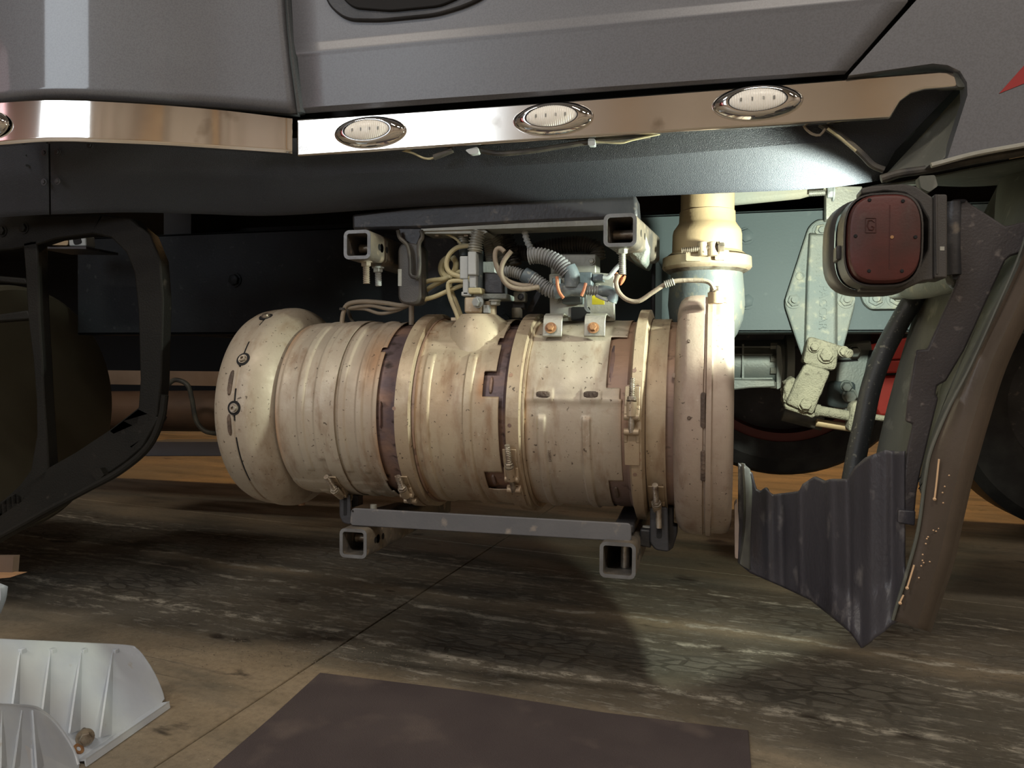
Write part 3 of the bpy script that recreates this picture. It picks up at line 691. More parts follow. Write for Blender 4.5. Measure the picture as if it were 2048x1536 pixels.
for u_, v_, Y_, pr_ in ((88, 305, 1.094, skL), (88, 364, 1.112, skL), (115, 304, 1.094, skirt), (115, 363, 1.112, skirt), (180, 290, 1.09, skirt)):
    O('rivet', hexb(P(u_, v_, Y_), (0, -1, 0), .0035, .003, 1.7), darkm, pr_)
for v_ in (311, 331): O('vent_hole', MB().cyl(P(54, v_, 1.1035), P(54, v_, 1.1005), .0022, n=10), gap, skL)
# chrome strips
cu_ = [-70, 0, 80, 140, 200, 320, 450, 585]
tv = [214, 207, 202, 202, 204, 211, 222, 238]; bv = [294, 291, 285, 284, 286, 291, 299, 308]
def cr(f, dv, dy): return [(u, t * (1 - f) + b * f + dv, hy(u) - .012 + dy) for u, t, b in zip(cu_, tv, bv)]
strL = tag(O('trim_strip', sheet([cr(0, 0, 0), cr(1, -10, 0), cr(1, -7, 0), cr(1, -3, .001), cr(1, 0, .008)], 8, 1), chrome, solid=.002, off=-1, fix=False, ang=60), 'curved polished stainless trim strip along the hood side, at the left', 'trim strip')
ps = [(592, 238), (1100, 203), (1500, 172), (1880, 141), (1910, 143), (1926, 155), (1931, 173), (1850, 178), (1822, 186), (1801, 202), (1788, 224), (1781, 236), (1150, 275), (593, 313)]
strR = tag(O('trim_strip', pl(ps, 1.114, .014), chrome2, bev=.003), 'straight brushed stainless trim strip with three oval marker lights', 'trim strip')
O('end_plug', pl(rnd([(1906, 142), (1926, 146), (1933, 160), (1932, 174), (1915, 174), (1912, 158)], 5), 1.1125, .012), linerm, strR)
# engraved maker's scribble
for k, pts in enumerate([[(599, 298), (600, 293), (603, 292), (604, 297), (607, 296), (609, 293), (612, 296), (613, 291), (616, 296), (619, 294)], [(599, 300), (602, 302), (605, 299), (608, 302), (611, 299), (613, 302), (615, 297), (617, 301), (620, 300), (622, 296)]]):
    O('engraved_script', MB().tube(path(pts, 1.1138), .00025, 5), hoseg, strR)
# marker lights
def marker(u, v, Y, label, a=.0585, b=.0235):
    c = P(u, v, Y); t = thing('marker_light', label, 'marker light', c, 'oval marker lights on the trim strips')
    def el(s, h, n=64): return [c + V((math.cos(k * 2 * math.pi / n) * a * s, -h, math.sin(k * 2 * math.pi / n) * b * s * 1.0)) for k in range(n)]
    O('bezel', MB().rings([el(1, -.001), el(1.0, .002), el(.97, .0045), el(.9, .0085), el(.8, .012), el(.70, .014), el(.655, .014), el(.645, .0115)], caps=False), bez, t, ang=60)
    n, m = 150, 22; vs = []
    A, B = a * .64, b * .70
    for i in range(n + 1):
        for j in range(m + 1):
            s = i / n * 2 - 1; q = j / m * 2 - 1; x = A * s; z = B * math.sqrt(max(0, 1 - s * s)) * q; e = max(0, 1 - (x / A) ** 2 - (z / B) ** 2)
            vs.append(c + V((x, -.011 - .009 * math.sqrt(e) * .8 - .0007 * math.sin(x / .0030 * 2 * math.pi) * min(1, e * 4), z)))
    O('lens', MB().add(vs, [(i * (m + 1) + j, i * (m + 1) + j + 1, (i + 1) * (m + 1) + j + 1, (i + 1) * (m + 1) + j) for i in range(n) for j in range(m)]), lens, t)
    O('gasket', MB().rings([el(.655, .0125), el(.655, .0145), el(.635, .0145), el(.63, .011)], caps=False), gap, t)
    for k in range(4):
        O('led', MB().box(c + V(((k - 1.5) * .014, -.0182 + abs(k - 1.5) * .0004, .0005)), (.0022, .0012, .0042)), ledm, t)
    return t
marker(740, 265, 1.113, 'oval chrome-ringed marker light nearest the curved strip, first of three')
marker(1106, 238, 1.113, 'oval chrome-ringed marker light in the middle of the straight strip')
marker(1514, 206, 1.113, 'oval chrome-ringed marker light nearest the notched right end of the strip')
marker(-30, 250, .990, 'oval marker light cut off by the left edge of the photo', a=.045)
# wiring under the trim
wr = thing('marker_light_wiring', 'thin black and cream wiring clipped under the straight trim strip', 'wiring', P(1100, 300, 1.13))
O('wire', MB().tube(path([(800, 300), (825, 306), (850, 317), (870, 315), (895, 304)], 1.125), .0016, 8), hosec, wr)
O('connector', MB().tube([P(868, 315, 1.125), P(905, 300, 1.125)], .0045, 8), hosed, wr)
O('clip', pl(rnd([(930, 300), (955, 293), (958, 306), (940, 309)], 4), 1.12, .01), whitec, wr)
O('loom', MB().tube(path([(955, 300), (1000, 307), (1060, 302), (1120, 293), (1180, 284), (1240, 279), (1300, 272)], 1.13), .004, 8), hosed, wr)
O('clip', pl(rect(1176, 277, 1190, 291, 3), 1.12, .01), whitec, wr)
O('wire', MB().tube(path([(1190, 283), (1240, 286), (1265, 280), (1320, 268)], 1.125), .0014, 8), hosec, wr)
O('wire', MB().tube(path([(1606, 248), (1612, 258), (1625, 268), (1640, 270), (1650, 258)], 1.13), .0017, 8), hoseb, wr)
O('wire', MB().tube(path([(1655, 257), (1680, 275), (1695, 288), (1712, 302)], 1.13), .0018, 8), hosec, wr)
O('loom', MB().tube(path([(1640, 248), (1680, 272), (1720, 305), (1745, 330), (1768, 340)], 1.14), .0045, 8), hosed, wr)

# ---------------------------------------------------------------- upper cross member, square tubes, studs
cm = tag(O('cross_member', pl([(703, 428), (860, 408), (1272, 388), (1276, 436), (1040, 446), (847, 457), (704, 460)], 1.236, .06), darkm, bev=.005), 'dusty black cross member running along under the skirt above the canister', 'cross member')
O('lit_flange_strip', pl([(842, 457.5), (1040, 446.5), (1272, 436.5), (1274, 448), (1040, 456), (842, 462)], 1.240, .05), alum, cm)  # pale colour paints the lamp light on the dark member's lower lip
O('bracket_plate', pl([(846, 458), (965, 457), (975, 464), (968, 467), (846, 467)], 1.245, .05), alum, cm)
for u_ in (876, 934): O('bolt', hexb(P(u_, 467, 1.262), (0, 0, -1), .0065, .006, 1.3), boltm, cm)
def sqtube(name, u, v, L, label, group, s=.048, wl_=.0055, pin='h', dz=0, yaw=0):
    c = P(u, v, 1.172); t = thing(name, label, 'square tube', c + V((0, L / 2, -s / 2)), group)
    def loop(h, r, y, n=4):
        o_ = []
        for qx, qz, a0 in ((1, 1, 0), (-1, 1, 90), (-1, -1, 180), (1, -1, 270)):
            for k in range(n + 1):
                a = math.radians(a0 + 90 * k / n); o_.append(c + V((qx * (h - r) + r * math.cos(a) + yaw * y, y, qz * (h - r) + r * math.sin(a))))
        return o_
    O('tube', MB().rings([loop(s / 2, .009, .0012), loop(s / 2, .009, L), loop(s / 2 - wl_, .004, L), loop(s / 2 - wl_, .004, .0012)], closed=True), tubem, t)
    O('cut_end', MB().rings([loop(s / 2, .009, .001), loop(s / 2, .009, 0), loop(s / 2 - wl_, .004, 0), loop(s / 2 - wl_, .004, .001)], closed=True), rawtube, t)
    if pin == 'h': O('cross_bolt', MB().cyl(c + V((-.015 if name else 0, .045, 0)), c + V((s / 2, .045, 0)), .0075), boltm, t)
    else: O('cross_bolt', MB().cyl(c + V((.006, .05, -s / 2)), c + V((.006, .05, s / 2)), .007), boltm, t)
    for k in (.035, .065): O('drilled_hole', MB().cyl(c + V((s / 2 - .001 + yaw * k, k, .0)), c + V((s / 2 + .0003 + yaw * k, k, .0)), .0055), gap, t)
    return t, c
g_ = 'open square mounting tubes around the canister'
tA, cA = sqtube('square_tube', 714, 489, .20, 'upper left open square tube end with two hanging studs', g_, .047)
tB, cB = sqtube('square_tube', 1240, 460, .20, 'upper right open square tube end beside the outlet pipe', g_, .049, yaw=.1)
tC, cC = sqtube('square_tube', 706, 1087, .42, 'lower left open square tube end below the canister', g_, .048)
tD, cD = sqtube('square_tube', 1235, 1121, .42, 'lower right open square tube end below the canister', g_, .054, pin='v')
def stud(u, v0, v1, Y, par, mat=alum):
    a, b = P(u, v0, Y), P(u + 1, v1, Y); m_ = MB(); thread(m_, a, b, .0052); s_ = O('stud', m_, mat, par)
    O('nut', hexb(P(u, v0 + 4, Y), (0, 0, -1), .0085, .009, 1.2), tubem if mat is boltm else mat, s_)
stud(732, 518, 567, 1.20, tA, hoseb); stud(756, 530, 572, 1.235, tA, whitec); stud(1244, 492, 549, 1.20, tB, alum)
O('cast_end', pl(rnd([(772, 478), (803, 488), (803, 535), (772, 530)], 4), 1.33, .06), castm, tA, bev=.003)
O('cast_end', MB().prism([P(1262, 440, 1.24), P(1285, 446, 1.24), P(1300, 500, 1.24), P(1285, 530, 1.24), P(1258, 512, 1.24)], [P(1270, 470, 1.46), P(1300, 475, 1.46), P(1308, 520, 1.46), P(1300, 545, 1.46), P(1268, 530, 1.46)]), castm, tB, bev=.006)

# rubber isolator with its spring clip
iso = tag(O('vent_canister', pl(rnd([(795, 484), (842, 484), (842, 609), (795, 609)], 24, 8), 1.235, .028), reelb, bev=.004), 'black oblong plastic vent canister hanging left of the hoses', 'vent canister')
O('back_half', pl(rnd([(800, 486), (846, 486), (846, 610), (800, 610)], 23, 8), 1.268, .028), conn, iso, bev=.003)
O('hanger_clip', MB().tube(path([(796, 461), (800, 476), (815, 492), (820, 520), (821, 548), (828, 554), (836, 552), (839, 530), (838, 490), (845, 474), (842, 461)], 1.226), .0035, 8), hosed, iso)
O('hanger_tab', pl(rnd([(797, 458), (843, 458), (838, 476), (828, 498), (818, 484), (800, 474)], 4), 1.236, .003), darkm, iso)
O('warning_label', pl(rect(796, 538, 803, 572, 1), 1.2345, .001), alum, iso)

# ---------------------------------------------------------------- hoses and sensors above the canister
def hose(name, pts, Y, r, mat, label, cat='hose', corr=None, group=None):
    return tag(O(name, MB().tube(path(pts, Y), r, 12, corr=corr), mat), label, cat, group)
hb = thing('tan_hose_bundle', 'three tan rubber hoses tied side by side left of the vent canister', 'hose bundle', P(750, 650, 1.30))
for k, pts in enumerate([[(683, 652), (687, 625), (697, 608), (730, 603), (770, 606), (805, 611), (830, 606)], [(697, 616), (740, 611), (780, 618), (812, 612), (828, 606)], [(698, 617), (730, 618), (760, 627), (790, 622), (815, 612)]]):
    O('hose', MB().tube(path(pts, 1.31 + k * .004), .0042 - k * .0005, 10), hoseb, hb)
O('hose', MB().tube(path([(694, 616), (703, 640), (712, 655)], 1.33), .0035, 8), hosed, hb)
O('hose', MB().tube(path([(823, 610), (823, 650)], 1.30), .0048, 8), hoseb, hb)
O('cable_tie', MB().lathe([(-.002, .0055), (-.002, .0068), (.002, .0068), (.002, .0055)], P(686, 618, 1.31), (0, 0, 1), 16, closed=True), hosed, hb)
cb = thing('cream_hose_bundle', 'tangle of cream coated hoses between vent canister and injector', 'hose bundle', P(900, 630, 1.28))
for pts, Y, r in ([[(845, 566), (862, 561), (890, 557), (915, 545), (938, 542)], 1.27, .0040], [[(845, 600), (870, 593), (900, 580), (935, 566)], 1.26, .0038], [[(842, 590), (860, 575), (885, 562), (905, 552), (940, 556)], 1.29, .0042],
                  [[(940, 491), (915, 495), (898, 510), (893, 530), (900, 545), (920, 553), (940, 556)], 1.25, .0040], [[(898, 515), (886, 525), (883, 540), (890, 552), (905, 556)], 1.28, .0062], [[(905, 514), (912, 525), (910, 540), (900, 556)], 1.27, .0052],
                  [[(940, 562), (905, 562), (896, 570), (900, 595), (912, 625), (917, 640)], 1.25, .0036], [[(900, 560), (903, 580), (915, 610), (925, 638)], 1.27, .0032], [[(866, 463), (890, 467), (912, 478), (925, 492)], 1.26, .0022]):
    O('hose', MB().tube(path(pts, Y), r, 10), hosec, cb)
inj = thing('injector_assembly', 'dust-coated injector with two plugged connectors on top of the canister', 'injector', P(950, 640, 1.27))
O('connector_sleeve', MB().tube(path([(925, 462), (926, 485), (927, 492)], 1.27), .0092, 12, corr=(.0011, .0045)), alum, inj)
O('connector_sleeve', MB().tube(path([(958, 462), (952, 485), (950, 505)], 1.25), .0115, 12, corr=(.0013, .0045)), alum, inj)
O('cuff', MB().cyl(P(927, 490, 1.27), P(928, 512, 1.27), .0085, .0075), conn, inj)
O('connector', pl(rect(919, 512, 936, 558, 3), 1.245, .016), whitec, inj, bev=.002); O('connector', pl(rect(935, 503, 952, 550, 3), 1.235, .018), whitec, inj, bev=.002)
O('connector', pl(rect(925, 558, 937, 590, 3), 1.245, .014), whitec, inj, bev=.002); O('connector', pl(rect(938, 550, 952, 576, 3), 1.24, .014), whitec, inj, bev=.002)
O('pump_cylinder', MB().cyl(P(954, 503, 1.268), P(954, 577, 1.268), .0105, n=24), conn, inj)
O('cap_ring', pl(rect(936, 575, 962, 587, 3), 1.24, .03), hosec, inj, bev=.002); O('cap_ring', pl(rect(922, 583, 941, 592, 3), 1.245, .03), whitec, inj, bev=.002)
O('injector_body', pl(rect(928, 594, 962, 626, 5), 1.245, .045), steel_y, inj, bev=.004); O('injector_body', pl(rnd([(940, 585), (966, 587), (966, 612), (940, 605)], 4), 1.255, .03), whitec, inj, bev=.004)
O('bolt', hexb(P(957, 605, 1.243), (-.3, -1, 0), .0075, .010, 1.25), whitec, inj); O('bolt', hexb(P(990, 600, 1.262), (0, 0, -1), .009, .009, 1.2), alum, inj)
O('neck', MB().cyl(P(981, 634, 1.27), P(981, 603, 1.27), .0105, n=20), steel_y, inj); O('neck', pl(rect(966, 610, 978, 626, 2), 1.25, .02), whitec, inj, bev=.001)
O('mounting_flange', pl(rect(965, 587, 1014, 598, 3), 1.255, .05), castm, inj, bev=.002); O('black_housing', pl(rnd([(968, 545), (1004, 547), (1006, 588), (968, 587)], 4), 1.262, .04), darkm, inj, bev=.003)
O('base_lug', pl(rect(902, 635, 930, 641, 1), 1.25, .03), steel_y, inj)
O('pale_block', pl(rect(964, 523, 990, 545, 2), 1.30, .02), whitec, inj, bev=.002)
hb2 = thing('grey_hose_pair', 'pair of dusty grey ribbed hoses dropping behind the injector', 'hose', P(990, 545, 1.37))
O('hose', MB().tube(path([(972, 462), (980, 485), (984, 510), (986, 530)], 1.37), .0125, 12, corr=(.0006, .004)), alum, hb2)
O('hose', MB().tube(path([(982, 460), (996, 480), (1006, 505), (1010, 530)], 1.36), .0120, 12, corr=(.0006, .004)), alum, hb2)
hose('wrapped_harness', [(1008, 450), (1016, 480), (1022, 500), (1030, 530)], 1.34, .0115, M('black_tape', (.02, .02, .02), .35, 0, (.16, .15, .13), 40, None, (90, 1.2), lo=.55, hi=.62), 'black tape-wrapped harness with pale scuffs dropping behind the hoses', 'cable', corr=(.0015, .009))
hose('white_cable', [(1048, 450), (1051, 470), (1056, 486), (1064, 500)], 1.27, .0052, whitec, 'short white cable dropping from the cross member', 'cable', corr=(.0006, .006))
hose('brown_loop_hose', [(1009, 504), (1001, 497), (993, 499), (990, 512), (993, 532), (1003, 552), (1020, 564), (1045, 571), (1075, 570)], 1.235, .0040, hoseb, 'thin tan hose making the outer small loop right of the injector')
hose('brown_loop_hose', [(1023, 502), (1013, 514), (1005, 528), (1002, 545), (1008, 562), (1022, 574), (1045, 578), (1078, 574)], 1.22, .0040, hoseb, 'thin tan hose making the inner hook right of the injector')
lm = thing('corrugated_loom', 'grey corrugated wiring loom branching in front of the control module', 'wiring loom', P(1130, 600, 1.25))
O('loom_branch', MB().tube(path([(1009, 544), (1020, 543), (1033, 546), (1045, 550)], 1.25), .0085, 14, corr=(.0011, .0042)), hoseg, lm)
O('loom_branch', MB().tube(path([(1048, 549), (1068, 560)], 1.245), .0125, 14), conn, lm)
O('loom_branch', MB().tube(path([(1064, 558), (1080, 568), (1096, 579), (1116, 584)], 1.24), .0108, 14, corr=(.0013, .0046)), hoseg, lm)
O('loom_branch', MB().tube(path([(1058, 513), (1075, 511), (1098, 516), (1120, 528), (1136, 545)], 1.235), .0120, 14, corr=(.0014, .0048)), hoseg, lm)
O('junction_sleeve', MB().tube(path([(1136, 536), (1144, 552), (1144, 575)], 1.235), .0128, 14), conn, lm)
O('junction_sleeve', MB().tube(path([(1110, 584), (1144, 578), (1172, 581)], 1.238), .0115, 14), conn, lm)
O('loom_branch', MB().tube(path([(1170, 580), (1200, 582)], 1.24), .0075, 14, corr=(.001, .004)), hoseg, lm)
O('loom_branch', MB().tube(path([(1198, 582), (1215, 583), (1226, 590), (1222, 604)], 1.24), .0090, 14), conn, lm)
O('tape_scrap', MB().tube(path([(1192, 591), (1205, 597), (1216, 601)], 1.235), .0028, 8), whitec, lm)
for pts in ([(1114, 553), (1115, 570), (1119, 585), (1127, 596)], [(1172, 566), (1168, 580), (1163, 592)]):
    O('orange_clip', MB().tube(path(pts, 1.215), .0026, 8), ora, lm)
hose('rear_loom', [(1030, 507), (1062, 506), (1090, 496), (1130, 490), (1165, 488), (1190, 496), (1196, 520)], 1.36, .0135, hosed, 'thick black corrugated loom arching behind the control module', 'wiring loom', corr=(.0012, .005))
mod = thing('control_module', 'pale aluminium control module bracket with dark sockets above the canister', 'control module', P(1165, 640, 1.30))
O('housing', pl(rect(1101, 508, 1192, 560, 3), 1.30, .05), alum, mod, bev=.002); O('housing', pl(rnd([(1098, 548), (1196, 545), (1228, 548), (1228, 560), (1229, 643), (1100, 643)], 3), 1.290, .012), alum, mod, bev=.001)
O('socket', pl(rect(1148, 544, 1184, 572, 4), 1.268, .022), conn, mod, bev=.003); O('socket', pl(rect(1123, 588, 1163, 607, 4), 1.262, .026), conn, mod, bev=.003)
O('socket', pl(rect(1185, 548, 1206, 562, 2), 1.268, .022), conn, mod, bev=.002); O('socket', pl(rect(1104, 556, 1120, 580, 2), 1.27, .02), conn, mod, bev=.002)
O('opening', pl(rect(1142, 614, 1180, 642, 4), 1.2885, .001), gap, mod)
O('prong', pl(rnd([(1169, 588), (1173, 588), (1174, 614), (1181, 624), (1174, 624), (1168, 616)], 2), 1.262, .006), whitec, mod)
O('yellow_tag', pl([(1184, 590), (1200, 592), (1208, 600), (1208, 609), (1184, 609)], 1.262, .004), yel, mod)['label'] = 'yellow tag'
for u_, v_ in ((1183, 522), (1113, 599), (1196, 573), (1184, 634)): O('screw', hexb(P(u_, v_, 1.298 if v_ < 540 else 1.288), (0, -1, 0), .0045, .004, 1.4), alum, mod)
hose('module_lead', [(1206, 556), (1216, 555), (1224, 547), (1232, 537), (1240, 530)], 1.265, .0038, whitec, 'short pale lead from the module socket to the hanging stud', 'cable')
tag(O('harness_knot', MB().tube(path([(1230, 555), (1240, 558), (1248, 562)], 1.22), .007, 8, corr=(.002, .006)), ora), 'small rust-orange tie knot under the right hanging stud', 'cable tie')
lv = thing('pale_sensor', 'pale cylindrical sensor with a dark bolt right of the injector', 'sensor', P(1036, 640, 1.33))
O('upper_body', pl(rect(1026, 583, 1050, 604, 4), 1.32, .02), alum, lv, bev=.002); O('bolt', hexb(P(1042, 594, 1.318), (0, -1, 0), .0042, .004, 1.4), darkm, lv)
O('waist', pl(rect(1024, 604, 1048, 617, 3), 1.325, .02), darkm, lv, bev=.002); O('lower_body', MB().cyl(P(1034, 616, 1.33), P(1034, 636, 1.33), .0095, n=20), alum, lv)
tag(O('link_arm', MB().prism([P(1052, 622, 1.35), P(1064, 624, 1.35), P(1082, 588, 1.35), P(1074, 582, 1.35)], [P(1052, 622, 1.36), P(1064, 624, 1.36), P(1082, 588, 1.36), P(1074, 582, 1.36)]), darkm), 'small dark diagonal link arm left of the control module', 'arm')

# ---------------------------------------------------------------- chassis behind
def rail_dust_and_light():      # dust plus lamp light painted into the rail, paler towards the wheel arch
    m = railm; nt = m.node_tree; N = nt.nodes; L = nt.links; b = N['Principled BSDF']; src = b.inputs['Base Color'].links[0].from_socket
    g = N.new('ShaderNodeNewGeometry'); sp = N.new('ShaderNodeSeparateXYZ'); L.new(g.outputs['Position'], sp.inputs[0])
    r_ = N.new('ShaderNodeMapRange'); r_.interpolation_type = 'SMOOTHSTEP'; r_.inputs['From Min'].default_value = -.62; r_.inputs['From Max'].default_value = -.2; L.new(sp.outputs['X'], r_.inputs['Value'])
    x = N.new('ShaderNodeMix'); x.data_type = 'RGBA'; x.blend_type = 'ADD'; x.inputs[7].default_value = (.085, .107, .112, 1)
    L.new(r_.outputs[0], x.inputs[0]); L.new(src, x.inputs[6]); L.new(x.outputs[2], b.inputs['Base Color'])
rail_dust_and_light()
zt, zb = .945, .697
rx0 = P(232, 800, 1.86).x + .04; rxc = (rx0 + 1.45) / 2; rxl = 1.45 - rx0
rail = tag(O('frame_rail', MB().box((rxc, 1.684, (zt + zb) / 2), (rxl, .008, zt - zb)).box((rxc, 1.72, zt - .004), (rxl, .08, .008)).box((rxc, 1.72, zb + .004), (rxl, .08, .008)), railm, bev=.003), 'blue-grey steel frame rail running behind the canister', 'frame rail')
for u_, v_ in ((1493, 472), (1494, 602), (1300, 480), (1306, 604), (905, 500), (880, 640), (470, 560), (1010, 640)):
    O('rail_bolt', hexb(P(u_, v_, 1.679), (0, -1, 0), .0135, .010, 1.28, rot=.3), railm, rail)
for u_, v_ in ((653, 569),): O('rail_hole', MB().cyl(P(u_, v_, 1.6805), P(u_, v_, 1.6785), .0045), gap, rail)
tag(O('rail_cover', pl([(845, 470), (905, 470), (930, 500), (925, 560), (880, 575), (850, 600)], 1.60, .03), darkm, bev=.006), 'dark cast bracket on the frame rail behind the cream hoses', 'bracket')
# pale sleeve and bolt above the rail
tag(O('turbo_duct', MB().prism([P(1440, 340, 1.60), P(1700, 340, 1.60), P(1690, 372, 1.60), P(1600, 398, 1.60), P(1440, 414, 1.60)], [P(1440, 340, 1.75), P(1700, 340, 1.75), P(1690, 372, 1.75), P(1600, 398, 1.75), P(1440, 414, 1.75)]), M('pale_duct', (.34, .36, .32), .7, 0, (.40, .38, .30), 8, None, (200, .5)), bev=.012), 'pale fabric-covered duct above the frame rail right of the pipe', 'duct')
mb_ = tag(O('long_bolt', thread(MB(), P(1618, 387, 1.58), P(1650, 385, 1.58), .0055), alum), 'pale threaded bolt with nut at the skirt edge above the bracket', 'bolt')
O('nut', hexb(P(1668, 385, 1.58), (-1, 0, 0), .011, .012, 1.5), whitec, mb_)
tag(O('upper_mount_plate', pl([(1652, 372), (1725, 372), (1725, 420), (1690, 420), (1652, 440)], 1.62, .03), alum, bev=.002), 'pale plate behind the red reel above the frame rail', 'plate')
# cast suspension hanger
hg = thing('suspension_hanger', 'cast suspension hanger bracket with raised letters bolted to the frame rail', 'bracket', P(1640, 720, 1.66))
ol = rnd([(1618, 452), (1640, 436), (1668, 448), (1712, 603), (1686, 700), (1674, 720), (1608, 722), (1596, 690), (1568, 606)], 14, 5)
O('flange_plate', pl(ol, 1.664, .014), castm, hg, bev=.003)
O('centre_rib', MB().prism([P(1621, 470, 1.645), P(1652, 470, 1.645), P(1670, 560, 1.645), P(1670, 705, 1.645), P(1612, 705, 1.645), P(1616, 560, 1.645)], [P(1617, 465, 1.664), P(1656, 465, 1.664), P(1676, 560, 1.664), P(1676, 705, 1.664), P(1607, 705, 1.664), P(1611, 560, 1.664)]), castm, hg, bev=.003)
RT = Matrix.Rotation(math.radians(90), 3, 'Y') @ FRONT
text('cast_lettering', 'PACCAR', .0225, .0024, P(1646, 614, 1.6445), RT, castm, hg)
text('cast_numbers', '4 2 8 5 3 1', .0105, .0010, P(1636, 530, 1.6445), RT, castm, hg)
text('cast_numbers', '01 016', .0085, .0008, P(1606, 530, 1.6635), RT, castm, hg)
O('cast_ring', MB().lathe([(0, .006), (.0012, .0065), (.0012, .0078), (0, .0085)], P(1600, 552, 1.664), (0, -1, 0), 20, closed=True), castm, hg)
for u_, v_ in ((1642, 462), (1588, 601), (1692, 600)): O('nut', hexb(P(u_, v_, 1.663), (0, -1, 0), .0125, .010, 1.3, stud=.008, rot=.2), castm, hg)
hp = tag(O('gusset_plate', pl(rnd([(1712, 560), (1860, 560), (1860, 617), (1742, 618), (1728, 606)], 6), 1.655, .02), castm, bev=.003), 'rounded grey gusset plate with nuts below the red reel', 'plate')
for u_, v_ in ((1750, 598), (1792, 597)): O('nut', hexb(P(u_, v_, 1.655), (0, -1, 0), .0135, .010, 1.3, stud=.008, rot=.5), castm, hp)
arm = thing('torque_arm', 'mud-caked suspension arm hanging below the cast bracket', 'suspension arm', P(1620, 830, 1.62))
def rough(name, pts, Y, th, mat, par, amp=.003):
    m_ = pl(pts, Y, th); o = O(name, m_, mat, par, bev=.006); q = o.modifiers.new('sub', 'SUBSURF'); q.subdivision_type = 'SIMPLE'; q.levels = q.render_levels = 3
    t = bpy.data.textures.get('crust') or bpy.data.textures.new('crust', 'CLOUDS'); t.noise_scale = .012
    d = o.modifiers.new('disp', 'DISPLACE'); d.texture = t; d.strength = amp; d.texture_coords = 'GLOBAL'; return o
rough('upper_clevis', [(1618, 672), (1680, 690), (1672, 740), (1640, 738), (1606, 725)], 1.615, .06, dustm, arm)
rough('arm_plate', [(1612, 726), (1662, 742), (1626, 830), (1572, 808), (1590, 765)], 1.61, .03, dustm, arm)
rough('bushing', [(1570, 765), (1588, 752), (1596, 770), (1582, 812), (1566, 806)], 1.63, .07, dustm, arm, .010)
rough('lower_edge', [(1568, 806), (1632, 826), (1628, 838), (1570, 818)], 1.62, .05, dustm, arm)
for u_, v_, s_ in ((1628, 694, .008), (1652, 710, .012), (1611, 808, .011), (1687, 703, .008)): O('crusted_bolt', hexb(P(u_, v_, 1.612), (0, -1, 0), s_, .012, 1.3), dustm, arm)
O('side_bolt', MB().cyl(P(1672, 698, 1.63), P(1700, 708, 1.60), .009), dustm, arm, bev=.002)
tr = thing('shift_rods', 'two cream dusty rods linking the arm to an upright lever', 'rod', P(1670, 860, 1.64))
O('rod', MB().cyl(P(1630, 820, 1.65), P(1705, 833, 1.65), .010), dustm, tr); O('rod', MB().cyl(P(1632, 845, 1.68), P(1705, 856, 1.68), .008), pipem, tr)
O('rod_clamp', MB().cyl(P(1629, 820, 1.65), P(1639, 822, 1.65), .0125), dustm, tr)
O('rod', MB().cyl(P(1735, 832, 1.72), P(1775, 838, 1.72), .006), dustm, tr)
O('lever', pl([(1703, 808), (1722, 800), (1718, 868), (1696, 862)], 1.63, .05), dustm, tr, bev=.006)
O('lower_tube', MB().cyl(P(1566, 828, 1.70), P(1645, 848, 1.70), .014), hosed, tr)
# gearbox beyond
gb = thing('gearbox', 'grey cast gearbox with ribs and flange bolts beyond the outlet box', 'gearbox', P(1510, 775, 2.0))
gc = P(1440, 727, 2.05)
O('housing', MB().lathe([(0, .058), (.15, .060), (.155, .072), (.172, .072)], gc, (1, 0, 0), 40, caps=True), gearm, gb)
for v_ in (694, 709, 757, 770): O('rib', pl([(1466, v_ - 1.5), (1545, v_ - 1.5), (1545, v_ + 1.5), (1466, v_ + 1.5)], 1.985, .05), gearm, gb)
for u_ in (1486,): O('rib', pl([(u_ - 2, 688), (u_ + 2, 688), (u_ + 2, 778), (u_ - 2, 778)], 1.98, .06), gearm, gb)
O('lower_casting', pl(rnd([(1465, 758), (1550, 760), (1552, 774), (1500, 776), (1465, 780)], 4), 1.97, .08), gearm, gb, bev=.004)
for v_ in (692, 717, 741, 770): O('flange_bolt', MB().cyl(P(1541, v_, 1.985), P(1554, v_, 1.985), .0085, n=6), alum, gb)
O('flange', pl(rnd([(1553, 688), (1562, 692), (1566, 735), (1562, 776), (1553, 780)], 5), 1.97, .12), gearm, gb, bev=.004)
O('yoke', pl(rnd([(1564, 700), (1600, 690), (1612, 730), (1600, 760), (1564, 752)], 6), 2.05, .08), darkm, gb, bev=.01)
gb2 = thing('steering_gear', 'grey square cast housing with bolts between hanger and brace tube', 'gear housing', P(1710, 830, 2.0))
O('housing', pl(rnd([(1675, 686), (1742, 680), (1745, 700), (1740, 800), (1725, 830), (1690, 830), (1672, 790)], 6), 1.98, .15), gearm, gb2, bev=.008)
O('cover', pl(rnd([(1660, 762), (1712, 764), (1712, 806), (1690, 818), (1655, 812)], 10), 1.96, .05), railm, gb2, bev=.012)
O('slot', pl([(1672, 720), (1714, 718), (1717, 722), (1672, 725)], 1.978, .004), gap, gb2)
for u_, v_, s_ in ((1708, 702, .012), (1692, 771, .011), (1699, 790, .014)): O('bolt', hexb(P(u_, v_, 1.955), (0, -1, -.2), s_, .02, 1.2), gearm, gb2)
O('edge_plate', pl([(1745, 700), (1752, 702), (1740, 800), (1722, 812), (1724, 800)], 1.94, .1), darkm, gb2)
